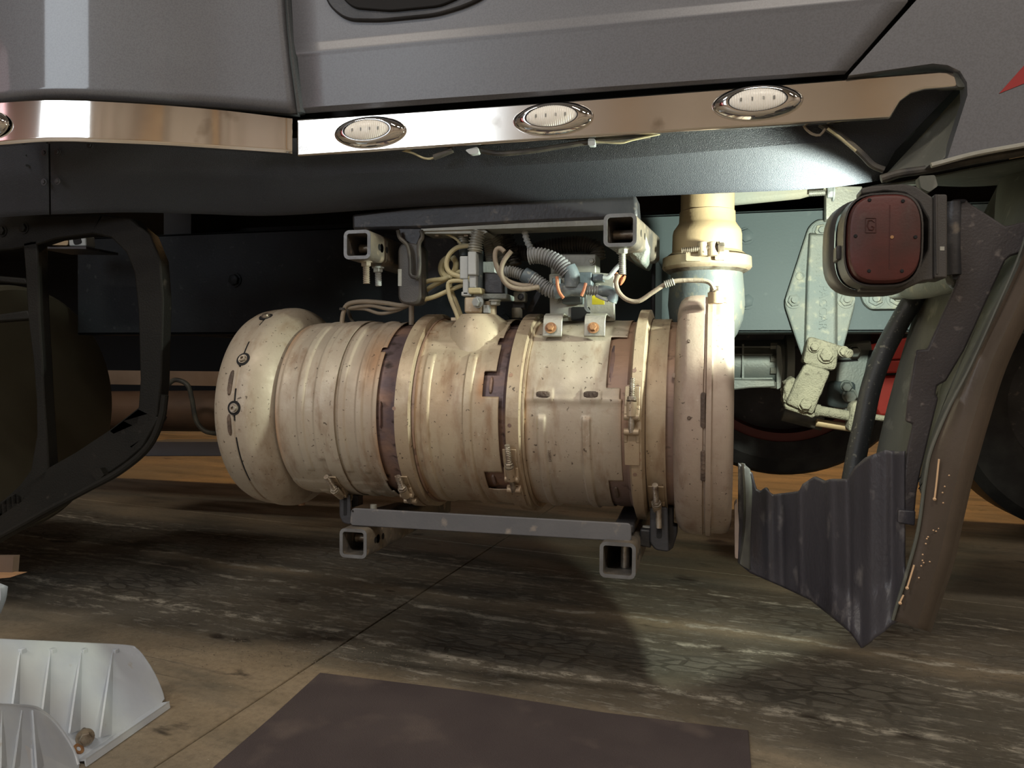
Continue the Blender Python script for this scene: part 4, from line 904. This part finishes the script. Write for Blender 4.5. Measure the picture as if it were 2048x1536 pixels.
# red chassis of the rig beyond
for u_, lb_ in ((2150, 'dark rear wheel on the floor beyond the fender edge at the right'),):
    w0 = P(u_, 800, 3.55); w0 = V((w0.x, 3.5, .5)); dw = thing('drive_wheel', lb_, 'wheel', (w0.x, 3.5, 0))
    O('tyre', MB().lathe([(-.12, .29), (-.15, .38), (-.15, .46), (-.12, .498), (.12, .498), (.15, .46), (.15, .38), (.12, .29)], w0, (0, 1, 0), 72, closed=True), rubber, dw)
    O('rim', MB().lathe([(-.10, .29), (-.04, .27), (-.02, .10), (-.08, .08), (-.08, .0)], w0, (0, 1, 0), 48), darkm, dw)
fw = thing('front_wheel', 'black front wheel of the truck, left of the fairing frame outside the photo', 'wheel', (-2.55, 1.32, 0))
O('tyre', MB().lathe([(-.13, .30), (-.16, .40), (-.15, .48), (-.12, .515), (.12, .515), (.15, .48), (.16, .40), (.13, .30)], (-2.55, 1.32, .516), (0, 1, 0), 72, closed=True), rubber, fw)
O('rim', MB().lathe([(-.11, .30), (-.05, .28), (-.03, .10), (-.10, .08), (-.10, .0)], (-2.55, 1.32, .516), (0, 1, 0), 48), alum, fw)
rc = thing('red_chassis', 'red painted chassis members seen beyond the brace tube', 'chassis', P(1780, 830, 2.35))
O('member', pl([(1735, 690), (1850, 668), (1850, 716), (1745, 722)], 2.35, .08), redt, rc, bev=.004); O('member', pl([(1720, 724), (1850, 718), (1840, 744), (1730, 748)], 2.34, .08), redt, rc, bev=.004)
O('member', pl([(1730, 753), (1840, 748), (1825, 800), (1800, 830), (1758, 835), (1735, 800)], 2.36, .08), redt, rc, bev=.01)
# wheel beyond, on its rim
wc = P(1560, 690, 3.0); wh = thing('far_wheel', 'dark truck wheel with a dull red rim band beyond the gearbox', 'wheel', wc - V((0, 0, .45)))
O('tyre', MB().lathe([(-.13, .34), (-.15, .40), (-.13, .445), (-.08, .46), (.08, .46), (.13, .445), (.15, .40), (.13, .34)], wc, (0, 1, 0), 72, closed=True), rubber, wh)
O('rim', MB().lathe([(-.12, .34), (-.125, .31), (.1, .30), (.12, .34)], wc, (0, 1, 0), 72, closed=True), M('dull_red_rim', (.14, .03, .025), .5), wh)
O('spoked_disc', MB().lathe([(.0, .31), (.02, .1), (.06, .08)], wc, (0, 1, 0), 40, caps=True), darkm, wh)
ub = thing('underbody', 'black shadowed underbody panels and crossbeams above the gearbox, with added light-blocking plates', 'underbody', (-.3, 2.6, .6))
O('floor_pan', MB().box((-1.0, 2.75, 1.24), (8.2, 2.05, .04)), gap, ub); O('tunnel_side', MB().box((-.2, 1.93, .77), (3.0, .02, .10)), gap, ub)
O('shading_plate', MB().box((P(1302, 520, 1.5).x + .006, 1.58, .765), (.008, .19, .13)), darkm, ub, bev=.002)  # added plate that throws shade on the rail to its left
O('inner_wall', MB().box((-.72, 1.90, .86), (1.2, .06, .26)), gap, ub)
O('far_light_blocker', MB().box((.9, 3.75, .78), (4.4, .05, .90)), gap, ub); O('far_light_blocker', MB().box((-3.0, 3.75, .42), (3.4, .05, .18)), gap, ub); O('far_light_blocker', MB().box((-3.2, 3.75, .92), (3.8, .05, .66)), gap, ub)  # panels added to block the far lamps and keep the near floor dark
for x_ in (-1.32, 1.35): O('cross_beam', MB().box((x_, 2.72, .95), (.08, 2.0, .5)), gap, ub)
tag(O('cardboard_sheet', MB().prism([F(1655, 906), F(1730, 893), F(1722, 850) + V((0, 0, 0)), F(1652, 868)], [p + V((0, 0, .01)) for p in (F(1655, 906), F(1730, 893), F(1722, 850), F(1652, 868))]), M('cardboard', (.30, .17, .08), .8)), 'tan flat board on the floor beyond the far wheel', 'board')
# right front: brace tube, liner, fender
tag(O('brace_tube', MB().tube([P(1842, 572, 1.33), P(1796, 650, 1.325), P(1764, 712, 1.32), P(1742, 775, 1.31), P(1728, 840, 1.305), P(1714, 905, 1.30), P(1700, 985, 1.29), P(1688, 1080, 1.28)], .0150, 20), M('speckled_black_paint', (.022, .025, .028), .5, .1, (.03, .033, .035), 10, ((.12, .12, .10), 170, .62, .68), (200, .2))), 'round black brace tube slanting down from the reel bracket', 'tube')
tag(O('outrigger_tube', MB().tube([P(1918, 555, 1.16), P(1850, 572, 1.25), P(1795, 578, 1.40)], .018, 20), castm), 'dusty stub tube meeting the brace tube under the reel', 'tube')
# fender liner and straps
lin = [[(1840, 590, 1.34), (1800, 720, 1.33), (1765, 850, 1.31), (1742, 960, 1.30), (1735, 1000, 1.29)], [(1880, 580, 1.30), (1850, 700, 1.29), (1812, 850, 1.28), (1790, 960, 1.27), (1780, 1000, 1.26)], [(1960, 570, 1.22), (1910, 700, 1.22), (1850, 850, 1.22), (1830, 960, 1.21), (1820, 1000, 1.21)]]
tag(O('wheel_arch_liner', sheet(lin, 6, 6), linerm, solid=.004, fix=False), 'grey dusty wheel arch liner strip behind the black strap', 'liner')
lin2 = [[(2150, 180, 1.40), (2010, 330, 1.36), (1985, 480, 1.30), (1960, 560, 1.25), (1900, 690, 1.22), (1868, 820, 1.19), (1838, 960, 1.16)], [(2300, 250, 1.20), (2120, 400, 1.17), (2030, 540, 1.155), (1985, 620, 1.15), (1925, 760, 1.14), (1868, 880, 1.13), (1842, 990, 1.12)]]
tag(O('fender_inner_face', sheet(lin2, 6, 8, lambda p, a, b: p + V((0, -.006 * math.sin(a * 14), 0))), linerm, solid=.004, fix=False), 'long ridged grey inner face of the wheel arch at the right edge', 'liner')
lin3 = [[(1955, 345, 1.55), (2030, 360, 1.50)], [(1910, 560, 1.5), (2010, 560, 1.45)]]
tag(O('upper_arch_panel', sheet([[(2000, 370, 1.60), (2080, 340, 1.5), (2200, 300, 1.4)], [(1950, 470, 1.5), (2010, 470, 1.45), (2200, 460, 1.3)]], 4, 4), linerm, solid=.004, fix=False), 'dim grey arch panel above the strap at the right', 'liner')
strap = [(1897, 408), (1906, 398), (1934, 397), (1938, 404), (2012, 452), (2060, 440), (2060, 490), (2046, 505), (2022, 512), (2012, 520), (1975, 600), (1930, 700), (1893, 762), (1875, 772), (1872, 790), (1878, 796), (1862, 860), (1843, 940), (1834, 985), (1828, 1050), (1797, 1046), (1795, 1030), (1800, 1020), (1814, 900), (1826, 848), (1811, 843), (1815, 800), (1832, 700), (1855, 698), (1880, 640), (1912, 568), (1915, 555), (1897, 548)]
sp_ = tag(O('arch_bracket', pl(strap, 1.150, .006), M('black_brown_plastic', (.036, .031, .033), .5, 0, (.05, .044, .044), 8, ((.15, .13, .12), 60, .62, .76), (300, .3)), bev=.003), 'large black stamped bracket strap curving down the wheel arch', 'bracket')
O('bent_flange', MB().tube(path([(1905, 405), (1903, 480), (1905, 550)], 1.155), .011, 12), darkm, sp_)
O('slot', pl(rnd([(1905, 548), (1920, 548), (1914, 560), (1906, 558)], 3), 1.1485, .002), gap, sp_)
O('top_slot', pl(rnd([(1910, 402), (1932, 401), (1930, 405), (1911, 406)], 1), 1.1485, .002), gap, sp_)
O('locking_tab', pl(rnd([(1797, 1020), (1832, 1022), (1830, 1052), (1796, 1046)], 4), 1.141, .008), flapm, sp_, bev=.002)
# rounded outer fender edge
fe = [(2190, 250, 1.14), (2110, 380, 1.13), (2060, 500, 1.12), (2010, 610, 1.115), (1960, 720, 1.11), (1925, 830, 1.105), (1897, 930, 1.10), (1878, 1010, 1.10), (1856, 1110, 1.10), (1833, 1180, 1.10), (1810, 1248, 1.10)]
fl_ = [(2110, 250, 1.18), (2075, 380, 1.165), (2043, 500, 1.15), (1992, 620, 1.14), (1940, 735, 1.13), (1898, 815, 1.125), (1862, 900, 1.12), (1850, 960, 1.115), (1836, 1060, 1.11), (1815, 1140, 1.11), (1785, 1240, 1.11)]
er = [fl_, [(a[0] * .55 + b[0] * .45, a[1] * .55 + b[1] * .45, 1.108) for a, b in zip(fl_, fe)], fe, [(a[0] + 22, a[1] + 8, a[2] - .012) for a in fe], [(a[0] + 44, a[1] + 14, a[2] - .004) for a in fe], [(a[0] + 52, a[1] + 18, a[2] + .03) for a in fe]]
fen = tag(O('fender_edge', sheet(er, 6, 1), edgem, solid=.004, fix=False, ang=70), 'rounded dark brown fender edge with tan splashes, at the right', 'fender')
O('fender_lip', MB().tube([P(a, b, c - .003) for a, b, c in fl_], .0022, 8), linerm, fen)
for pts in ([(1878, 918), (1876, 935), (1873, 965), (1869, 998)], [(1828, 1130), (1822, 1150), (1814, 1176)], [(1807, 1190), (1802, 1200), (1800, 1206)]):
    o_ = MB().tube(path(pts, 1.098), .0011, 8); o_.lathe([(-.0022, .0003), (-.001, .002), (.001, .002), (.0022, .0003)], P(*pts[-1], 1.098), (0, 1, 0), 12); O('paint_run', o_, splat, fen)
for k in range(26):
    u_ = random.uniform(1835, 1905); v_ = 1180 - (u_ - 1835) * 2.9 + random.uniform(-50, 50)
    O('paint_dot', MB().lathe([(-.001, .0002), (0, .0011), (.001, .0002)], P(u_, v_, 1.0955), (0, 1, 0), 8), splat, fen)
# torn mud flap
def fx(u, v):      # depth of the flap at a pixel
    t = (u - 1475) / 360.
    return 1.33 - .20 * t + .012 * math.sin(t * 7)
def topv(u):
    T = [(1475, 925), (1503, 946), (1511, 978), (1520, 982), (1530, 975), (1545, 989), (1575, 985), (1598, 982), (1605, 968), (1628, 953), (1648, 962), (1660, 958), (1695, 958), (1708, 935), (1730, 915), (1770, 900), (1795, 903), (1815, 902), (1850, 895)]
    for a, b in zip(T, T[1:]):
        if u <= b[0]: return a[1] + (b[1] - a[1]) * max(0, (u - a[0]) / (b[0] - a[0]))
    return 895
def botv(u):
    T = [(1475, 1125), (1500, 1146), (1560, 1172), (1620, 1200), (1665, 1236), (1700, 1265), (1722, 1296), (1770, 1262), (1796, 1240), (1850, 1150)]
    for a, b in zip(T, T[1:]):
        if u <= b[0]: return a[1] + (b[1] - a[1]) * max(0, (u - a[0]) / (b[0] - a[0]))
    return 1150
us = [1476 + k * 3.0 for k in range(112)]
vs = []; nv_ = 40
ridge = [(1537, 7, .0045), (1566, 5, -.003), (1600, 5, .003), (1662, 9, .0045), (1700, 5, -.003), (1740, 12, .004), (1785, 10, -.005)]
for u in us:
    for j in range(nv_ + 1):
        t = j / nv_; v = topv(u) * (1 - t) + botv(u) * t; ur = u + (v - 1100) * -.02 if u < 1700 else u
        Y = fx(u, v) - sum(h * math.exp(-((ur - c) / w_) ** 2) for c, w_, h in ridge)
        Y -= .03 * sm((t - .72) / .28) * sm((u - 1640) / 60)
        vs.append(P(u, v, Y))
fs = [(i * (nv_ + 1) + j, i * (nv_ + 1) + j + 1, (i + 1) * (nv_ + 1) + j + 1, (i + 1) * (nv_ + 1) + j) for i in range(len(us) - 1) for j in range(nv_)]
mf = tag(O('mud_flap', MB().add(vs, fs), flapm, solid=.004, ang=60), 'torn black plastic mud flap with vertical ridges and a ragged top', 'mud flap')
O('curled_edge', sheet([[(1480, 926, 1.36), (1482, 1000, 1.355), (1481, 1060, 1.35), (1475, 1125, 1.34)], [(1488, 928, 1.30), (1492, 1000, 1.30), (1490, 1060, 1.30), (1480, 1128, 1.30)], [(1500, 938, 1.325), (1507, 975, 1.325), (1503, 1060, 1.325), (1500, 1140, 1.32)]], 6, 4), M('scuffed_flap_edge', (.16, .17, .15), .6, 0, (.1, .1, .1), 20), mf, solid=.003, fix=False)
tag(O('rubber_strip', pl(rnd([(1469, 1010), (1475, 1003), (1478, 1050), (1476, 1118), (1470, 1116)], 3), 1.24, .03), M('brownish_strip', (.24, .19, .16), .6)), 'thin brownish upright strip between outlet box and mud flap', 'strip')
# fascia under the rear panel
tag(O('arch_seal', MB().tube(path([(1762, 358), (1800, 347), (1860, 338), (1960, 318), (2048, 303), (2160, 280)], 1.13), .0055, 10), hosed), 'black rubber seal along the bottom of the rear side panel', 'seal')
tag(O('arch_underside', sheet([[(1740, 372, 1.20), (1850, 352, 1.20), (1960, 330, 1.20), (2160, 292, 1.20)], [(1775, 368, 1.45), (1850, 366, 1.45), (1960, 368, 1.45), (2160, 350, 1.45)]], 4, 4), linerm, solid=.004, fix=False), 'dusty underside of the wheel arch above the reel', 'panel')
# reel
cR = P(1770, 476, 1.02)
reel = thing('red_reel', 'round dirty red plastic reel cover held in a black fork bracket', 'reel', P(1770, 567, 1.02))
def oct_(c, a, b, y, n=40, e=3.2):
    o_ = []
    for k in range(n):
        t = k * 2 * math.pi / n; ct, st_ = math.cos(t), math.sin(t); o_.append(c + V((math.copysign(abs(ct) ** (2 / e), ct) * a, y, math.copysign(abs(st_) ** (2 / e), st_) * b)))
    return o_
c0 = P(1770, 476, 1.02)
O('cover', MB().rings([oct_(c0, .036, .047, 0), oct_(c0, .0385, .050, .001), oct_(c0, .040, .0525, .005), oct_(c0, .042, .0545, .035)]), redp, reel, ang=25)
O('rim_band', MB().rings([oct_(c0, .0425, .0545, .012), oct_(c0, .0445, .0565, .012), oct_(c0, .0465, .0580, .040), oct_(c0, .0470, .0575, .046), oct_(c0, .0430, .0545, .046)], closed=True), reelb, reel, ang=40)
O('inner_drum', MB().rings([oct_(c0, .043, .0545, .030), oct_(c0, .045, .055, .075)]), redp, reel)
O('rear_ring', MB().rings([oct_(c0, .0490, .0575, .055), oct_(c0, .0540, .0600, .060), oct_(c0, .0580, .0615, .095), oct_(c0, .0560, .0600, .100), oct_(c0, .05, .055, .100)], closed=True), reelb, reel, ang=40)
O('clip_tab', MB().box(c0 + V((-.047, .045, -.012)), (.006, .034, .018)), reelb, reel, bev=.002)
for u_, v_ in ((1739, 400), (1806, 402), (1711, 472), (1831, 474), (1738, 542), (1804, 542)): O('screw_hole', MB().lathe([(0, .0022), (.0006, .0016), (.0006, .0001)], P(u_, v_, 1.0195), (0, -1, 0), 12), gap, reel)
O('centre_pin', MB().cyl(P(1784, 474, 1.019), P(1784, 474, 1.0205), .002), rustb, reel)
lg = MB()
for a, b in (((1731, 436), (1752, 436)), ((1752, 436), (1752, 465)), ((1752, 465), (1731, 465)), ((1731, 465), (1731, 436))): lg.cyl(P(*a, 1.0195), P(*b, 1.0195), .00045, n=6)
lg.tube(path([(1749, 444), (1744, 440), (1737, 441), (1735, 451), (1738, 459), (1745, 460), (1748, 454), (1743, 452)], 1.0195), .0007, 6); O('moulded_emblem', lg, redp, reel)
O('moulded_line', MB().cyl(P(1780, 410, 1.0197), P(1779, 538, 1.0197), .0004, n=6), redp, reel)
fk = thing('reel_bracket', 'black plastic fork bracket behind and beside the red reel', 'bracket', P(1860, 560, 1.06))
O('fork', pl(rnd([(1722, 376), (1740, 372), (1808, 367), (1832, 372), (1868, 396), (1868, 560), (1846, 562), (1812, 578), (1780, 581), (1720, 581), (1720, 568), (1770, 567), (1812, 562), (1838, 535), (1856, 500), (1858, 440), (1838, 405), (1810, 386), (1770, 382), (1722, 389)], 5), 1.055, .035), reelb, fk, bev=.003)
O('back_plate', pl(rect(1868, 388, 1895, 556, 5), 1.052, .05), reelb, fk, bev=.003); O('ridge', MB().tube([P(1872, 390, 1.052), P(1874, 548, 1.052)], .0015, 8), reelb, fk)
O('window', pl(rect(1880, 493, 1889, 501, 1), 1.0515, .001), alum, fk)
O('bushing', pl(rnd([(1838, 352), (1870, 350), (1876, 372), (1858, 384), (1842, 376)], 4), 1.10, .02), linerm, fk)

# ---------------------------------------------------------------- lower cradle
bar = tag(O('cradle_bar', pl(rnd([(702, 1016), (1262, 1047), (1263, 1084), (699, 1051)], 9), 1.190, .005), M('dusty_flat_bar', (.095, .097, .105), .55, .1, (.12, .12, .125), 8, ((.24, .21, .18), 40, .62, .76), (200, .15)), bev=.0015), 'flat dark steel bar across the front under the canister', 'bar')
O('hole', MB().cyl(P(706, 1022, 1.1895), P(706, 1022, 1.191), .002), gap, bar); O('bolt_tip', MB().cyl(P(747, 1021, 1.21), P(747, 1009, 1.21), .0055), alum, bar)
for (u0, v0, u1, v1, nm) in ((1240, 1075, 1262, 1000, 'right'), (735, 1050, 800, 1008, 'left')):
    O('support_arm', MB().prism([P(u0 - 12, v0 - 28, 1.22), P(u0 + 28, v0 - 26, 1.22), P(u0 + 28, v0 - 6, 1.22), P(u0 - 12, v0 - 8, 1.22)], [P(u1 - 8, v1 - 4, 1.55), P(u1 + 30, v1 - 2, 1.55), P(u1 + 30, v1 + 20, 1.55), P(u1 - 8, v1 + 18, 1.55)]), darkm, bar, bev=.004)
def hook(u0, u1, v0, v1, Y, label):
    h = thing('strap_hook', label, 'hook', P((u0 + u1) / 2, v1, Y))
    w_ = (u1 - u0)
    O('hook_plate', MB().rings([[P(a, b, Y) for a, b in rnd([(u0, v0), (u1, v0), (u1 + 2, v1), (u0 + w_ * .3, v1 - 4), (u0, v1 - 18)], 6)], [P(a, b, Y + .012) for a, b in rnd([(u0, v0), (u1, v0), (u1 + 2, v1), (u0 + w_ * .3, v1 - 4), (u0, v1 - 18)], 6)]]), darkm, h, bev=.002)
    O('slot', pl(rnd([(u0 + w_ * .36, v0 + 4), (u0 + w_ * .66, v0 + 4), (u0 + w_ * .66, v1 - (v1 - v0) * .30), (u0 + w_ * .36, v1 - (v1 - v0) * .30)], 6), Y - .0006, .0005), gap, h)
    return h
h1_ = hook(1300, 1336, 1014, 1104, 1.24, 'black slotted strap hook under the right end of the canister'); O('side_block', pl([(1280, 1058), (1302, 1060), (1302, 1097), (1276, 1092)], 1.25, .04), darkm, h1_, bev=.003)
O('stepped_lug', pl([(1336, 1014), (1346, 1014), (1346, 1052), (1354, 1053), (1354, 1070), (1350, 1083), (1346, 1096), (1336, 1104)], 1.26, .03), darkm, h1_, bev=.002); O('cross_pin', MB().cyl(P(1286, 1058, 1.27), P(1302, 1058, 1.27), .006), alum, h1_)
O('strap_bolt', MB().cyl(P(1317, 1012, 1.235), P(1318, 1056, 1.235), .005), boltm, h1_)
h2_ = hook(679, 701, 987, 1050, 1.26, 'black slotted strap hook under the left end of the canister'); O('lug', pl([(703, 990), (716, 992), (716, 1012), (703, 1016)], 1.28, .02), darkm, h2_)

# ---------------------------------------------------------------- left side: fairing frame, tank, background
fr = thing('fairing_frame', 'dark moulded fairing support frame with cut-outs at the far left', 'frame', P(60, 1000, 1.2))
FY = 1.20; fm = M('frame_plastic', (.010, .010, .009), .55, 0, (.015, .014, .012), 6, ((.04, .035, .03), 40, .66, .8), (300, .3), spec=.15)
def bar_(name, a, b, Y=FY, th=.025): return O(name, pl(a + b[::-1], Y, th), fm, fr, bev=.003)
bar_('top_rail', [(-70, 425), (110, 430), (210, 428)], [(-70, 505), (20, 500), (74, 490), (110, 478), (185, 468)])
bar_('upright', [(45, 480), (50, 540), (56, 640), (66, 720), (72, 800), (73, 870), (61, 940), (39, 970), (0, 1006), (-70, 1050)], [(74, 480), (76, 540), (79, 640), (84, 720), (88, 800), (93, 870), (97, 935), (90, 960), (40, 1010), (-70, 1080)])
bar_('cross_bar', [(-70, 548), (0, 552), (50, 556)], [(-70, 562), (0, 564), (55, 569)]); bar_('cross_bar', [(-70, 632), (0, 628), (55, 620)], [(-70, 648), (0, 643), (62, 638)])
bar_('outer_hoop', [(200, 428), (260, 436), (300, 470), (320, 520), (326, 600), (322, 760), (316, 830), (270, 905)], [(180, 466), (222, 476), (252, 505), (268, 545), (276, 620), (280, 760), (276, 815), (215, 862)])
bar_('sill', [(276, 815), (215, 862), (150, 905), (97, 935), (30, 985), (-70, 1045)], [(318, 835), (285, 895), (250, 925), (180, 972), (100, 1022), (-70, 1120)])
O('edge_pipe', MB().tube(path([(330, 790), (322, 840), (295, 895), (240, 942), (180, 975), (95, 1020), (0, 1072), (-60, 1095)], FY - .01), .0065, 10), fm, fr)
O('peg', pl([(176, 940), (200, 936), (208, 950), (194, 962)], FY - .012, .02), fm, fr)
for u_, v_ in ((48, 456), (5, 462)): O('bolt', hexb(P(u_, v_, FY), (0, -1, 0), .008, .006, 1.4), fm, fr)
tb = thing('painted_tank', 'round-ended dull green-brown tank behind the fairing frame at the left', 'tank', P(100, 1060, 1.6))
e_ = P(232, 800, 1.86); tx = e_.x
O('tank_end', MB().lathe([(-.45, .30), (-.03, .30), (-.012, .297), (-.003, .288), (.0, .27), (.012, .15), (.016, .001)], (tx, 1.56, e_.z - .01), (1, 0, 0), 96), tankm, tb)
O('tank_strap', MB().lathe([(-.20, .300), (-.20, .305), (-.14, .305), (-.14, .300)], (tx, 1.56, e_.z - .01), (1, 0, 0), 96, closed=True), darkm, tb)
lt = tag(O('battery_tray', pl([(74, 490), (100, 494), (172, 493), (172, 498), (74, 497)], 1.5, .10), darkm), 'small black shelf behind the fairing frame', 'shelf')
ch = thing('shiny_casting', 'small shiny metal casting on the shelf behind the fairing frame', 'casting', P(140, 492, 1.53))
O('block', pl(rnd([(137, 472), (170, 470), (172, 492), (138, 492)], 3), 1.53, .03), whitec, ch, bev=.003); O('block', pl(rnd([(100, 490), (112, 476), (136, 475), (136, 491)], 4), 1.54, .03), pipem, ch, bev=.003)
O('recess', pl(rnd([(145, 477), (160, 474), (163, 486), (148, 490)], 4), 1.528, .002), gap, ch)
tag(O('inner_shaft', MB().cyl(P(180, 822, 2.5), P(900, 822, 2.5), .075, n=40), brown), 'brown drive shaft lying level beyond the canister at the left', 'shaft')
hl = thing('brake_hose', 'thin black hose looping below the shaft at the left', 'hose', P(380, 870, 2.3))
O('hose', MB().tube(path([(330, 775), (350, 760), (375, 770), (384, 800), (392, 840), (410, 862), (440, 868)], 2.3), .008, 10), hosed, hl)
p0, p1 = F(285, 912), F(470, 912)
tag(O('pale_sill_plank', MB().prism([p0, p1, p1 + V((0, 0, .10)), p0 + V((.04, 0, .10))], [p + V((0, .2, 0)) for p in (p0, p1, p1 + V((0, 0, .10)), p0 + V((.04, 0, .10)))]), M('grey_plank', (.14, .15, .17), .6), bev=.004), 'grey plank on the floor beyond the canister at the left', 'plank')
bx = thing('floor_box_edge', 'brown box corner with a pale curved panel at the left edge', 'box', P(-10, 1215, 1.02))
O('lid', pl([(-60, 1113), (27, 1113), (24, 1150), (-60, 1150)], 1.02, .012), M('brown_card', (.13, .085, .06), .8, 0, (.10, .07, .05), 9), bx); O('strip', pl([(-60, 1148), (34, 1150), (20, 1155), (-60, 1162)], 1.005, .02), M('orange_wood', (.32, .18, .09), .7), bx)
O('curved_panel', sheet([[(-60, 1162, 1.01), (-10, 1165, 1.01), (15, 1172, 1.02)], [(-60, 1200, 1.0), (-10, 1200, 1.0), (8, 1200, 1.02)], [(-60, 1240, 1.0), (-20, 1235, 1.0), (-2, 1225, 1.02)]], 3, 3), blade, bx, solid=.003, fix=False)

# ---------------------------------------------------------------- floor things
mc = [F(640, 1349), F(930, 1385), F(1200, 1428), F(1497, 1465), F(1503, 1545), F(1505, 1640), F(330, 1640), F(430, 1536), F(545, 1436)]
tag(O('rubber_mat', MB().prism([p + V((0, 0, .0045)) for p in mc], [p + V((0, 0, .0003)) for p in mc]), matm, bev=.0015), 'dark brown rubber mat lying flat on the floor in front', 'mat')
tray = thing('plastic_tray', 'translucent white ribbed plastic tray holding a bolt, at the lower left', 'tray', F(120, 1480))
A_ = F(321, 1412); B_ = F(152, 1528); T_ = P(250, 1297, A_.y + .012)
pn = (B_ - A_).cross(T_ - A_).normalized()
def HP(u, v, near=0.):      # point on the tray's leaning back panel
    d = (MW @ V((u - 1024, 768 - v, -FOC))).normalized(); return CAM + d * ((A_ - CAM).dot(pn) / d.dot(pn) - near)
if pn.y > 0: pn = -pn
back = [(-90, 1281), (0, 1286), (120, 1291), (250, 1297), (272, 1304), (290, 1325), (308, 1355), (322, 1388), (326, 1404), (321, 1412), (152, 1528), (-90, 1690)]
bp = [HP(u, v) + V((0, 0, .004)) for u, v in back]
O('back_panel', MB().prism(bp, [p - pn * .003 for p in bp]), plas, tray)
O('rim', MB().tube([HP(u, v) + V((0, 0, .004)) for u, v in back[:9]], .0030, 8), plas, tray)
YB = B_.y; nearw = [(-90, 1405), (0, 1411), (60, 1414), (85, 1424), (110, 1446), (132, 1475), (148, 1505), (156, 1530)]
def NP(u, v, e=0.): return HP(u, v, .012 + max(0, 158 - u) * .0006 + e)
npts = [NP(u, v) for u, v in nearw + [(152, 1560), (-90, 1720)]]
O('front_panel', MB().prism(npts, [p + V((0, .003, 0)) for p in npts]), plas, tray)
O('rim', MB().tube([NP(u, v, .001) for u, v in nearw], .0030, 8), plas, tray)
ov = V((.022, -.004, .010))
O('end_lip', MB().prism([A_ + V((0, 0, .003)), B_ + V((0, 0, .003)), B_ + ov, A_ + ov], [A_ + V((0, 0, .006)), B_ + V((0, 0, .006)), B_ + ov + V((0, 0, .003)), A_ + ov + V((0, 0, .003))]), plas, tray)
O('end_lip', MB().prism([A_ + ov, B_ + ov, B_ + ov + V((.002, 0, -.009)), A_ + ov + V((.002, 0, -.009))], [p + V((-.003, 0, 0)) for p in (A_ + ov, B_ + ov, B_ + ov + V((.002, 0, -.009)), A_ + ov + V((.002, 0, -.009)))]), plas, tray)
O('lip_rim', MB().tube([A_ + V((0, 0, .005)), B_ + V((0, 0, .005))], .0026, 8), plas, tray)
for u_, u2, vb in ((42, 18, 1440), (103, 78, 1452), (166, 136, 1466), (229, 197, 1474)):
    a_, b_, c_ = HP(u_, 1303) + pn * .001, HP(u_ - 3, vb - 8) + pn * .001, HP(u2, vb, .026)
    O('rib', MB().prism([a_, b_, c_, a_ + (c_ - b_) * .25], [p + V((.004, 0, 0)) for p in (a_, b_, c_, a_ + (c_ - b_) * .25)]), plas, tray)
    O('rib_cap', MB().box(HP(u_ + 1, 1305, .004), (.010, .010, .014)), plas, tray, bev=.001)
for u_, u2 in ((0, 12), (40, 38), (62, 84)):
    a_, b_, c_ = NP(u_, 1420, .002), NP(u2, 1530, .002), NP(u2 - 14, 1536, .016)
    O('rib', MB().prism([a_, b_, c_], [p + V((.004, 0, 0)) for p in (a_, b_, c_)]), plas, tray)
bc = HP(170, 1474, .022); dr = V((.70, -.60, .05)).normalized()
lb = tag(O('flange_bolt', hexb(bc, dr, .0095, .011, 1.45), boltm), 'steel flange bolt lying in the translucent tray', 'bolt'); O('shank', MB().cyl(bc - dr * .030, bc, .0065), boltm, lb)
tag(O('fallen_washer', MB().lathe([(0, .004), (0, .009), (.002, .009), (.002, .004)], HP(158, 1497, .010), pn, 20, closed=True), rustb), 'small rusty washer beside the bolt in the tray', 'washer')
# grit beside the joint: loose crumbs, nobody could count them
gm = MB()
for k in range(900):
    if k < 420: p = F(random.gauss(690, 110), random.gauss(1318, 14)) if k % 2 else F(random.gauss(540, 110), random.gauss(1300, 12))
    elif k < 650: p = F(random.uniform(850, 2048), 1335 + random.gauss(0, 8) + random.uniform(0, 40))
    else: p = F(random.uniform(500, 2000), random.uniform(1150, 1420))
    r = random.uniform(.0006, .0020 if k < 420 else .0013); p = p + V((0, 0, r * .5))
    gm.add([p + V((r, 0, 0)), p + V((-r, 0, 0)), p + V((0, r * .9, 0)), p + V((0, -r, 0)), p + V((0, 0, r * .9)), p - V((0, 0, r * .5))], [(0, 2, 4), (2, 1, 4), (1, 3, 4), (3, 0, 4), (2, 0, 5), (1, 2, 5), (3, 1, 5), (0, 3, 5)])
tag(O('floor_grit', gm, M('grit', (.22, .18, .13), .9, 0, (.12, .10, .075), 30), smooth=False, fix=False), 'crumbs of dirt scattered over the concrete floor', 'dirt', kind='stuff')
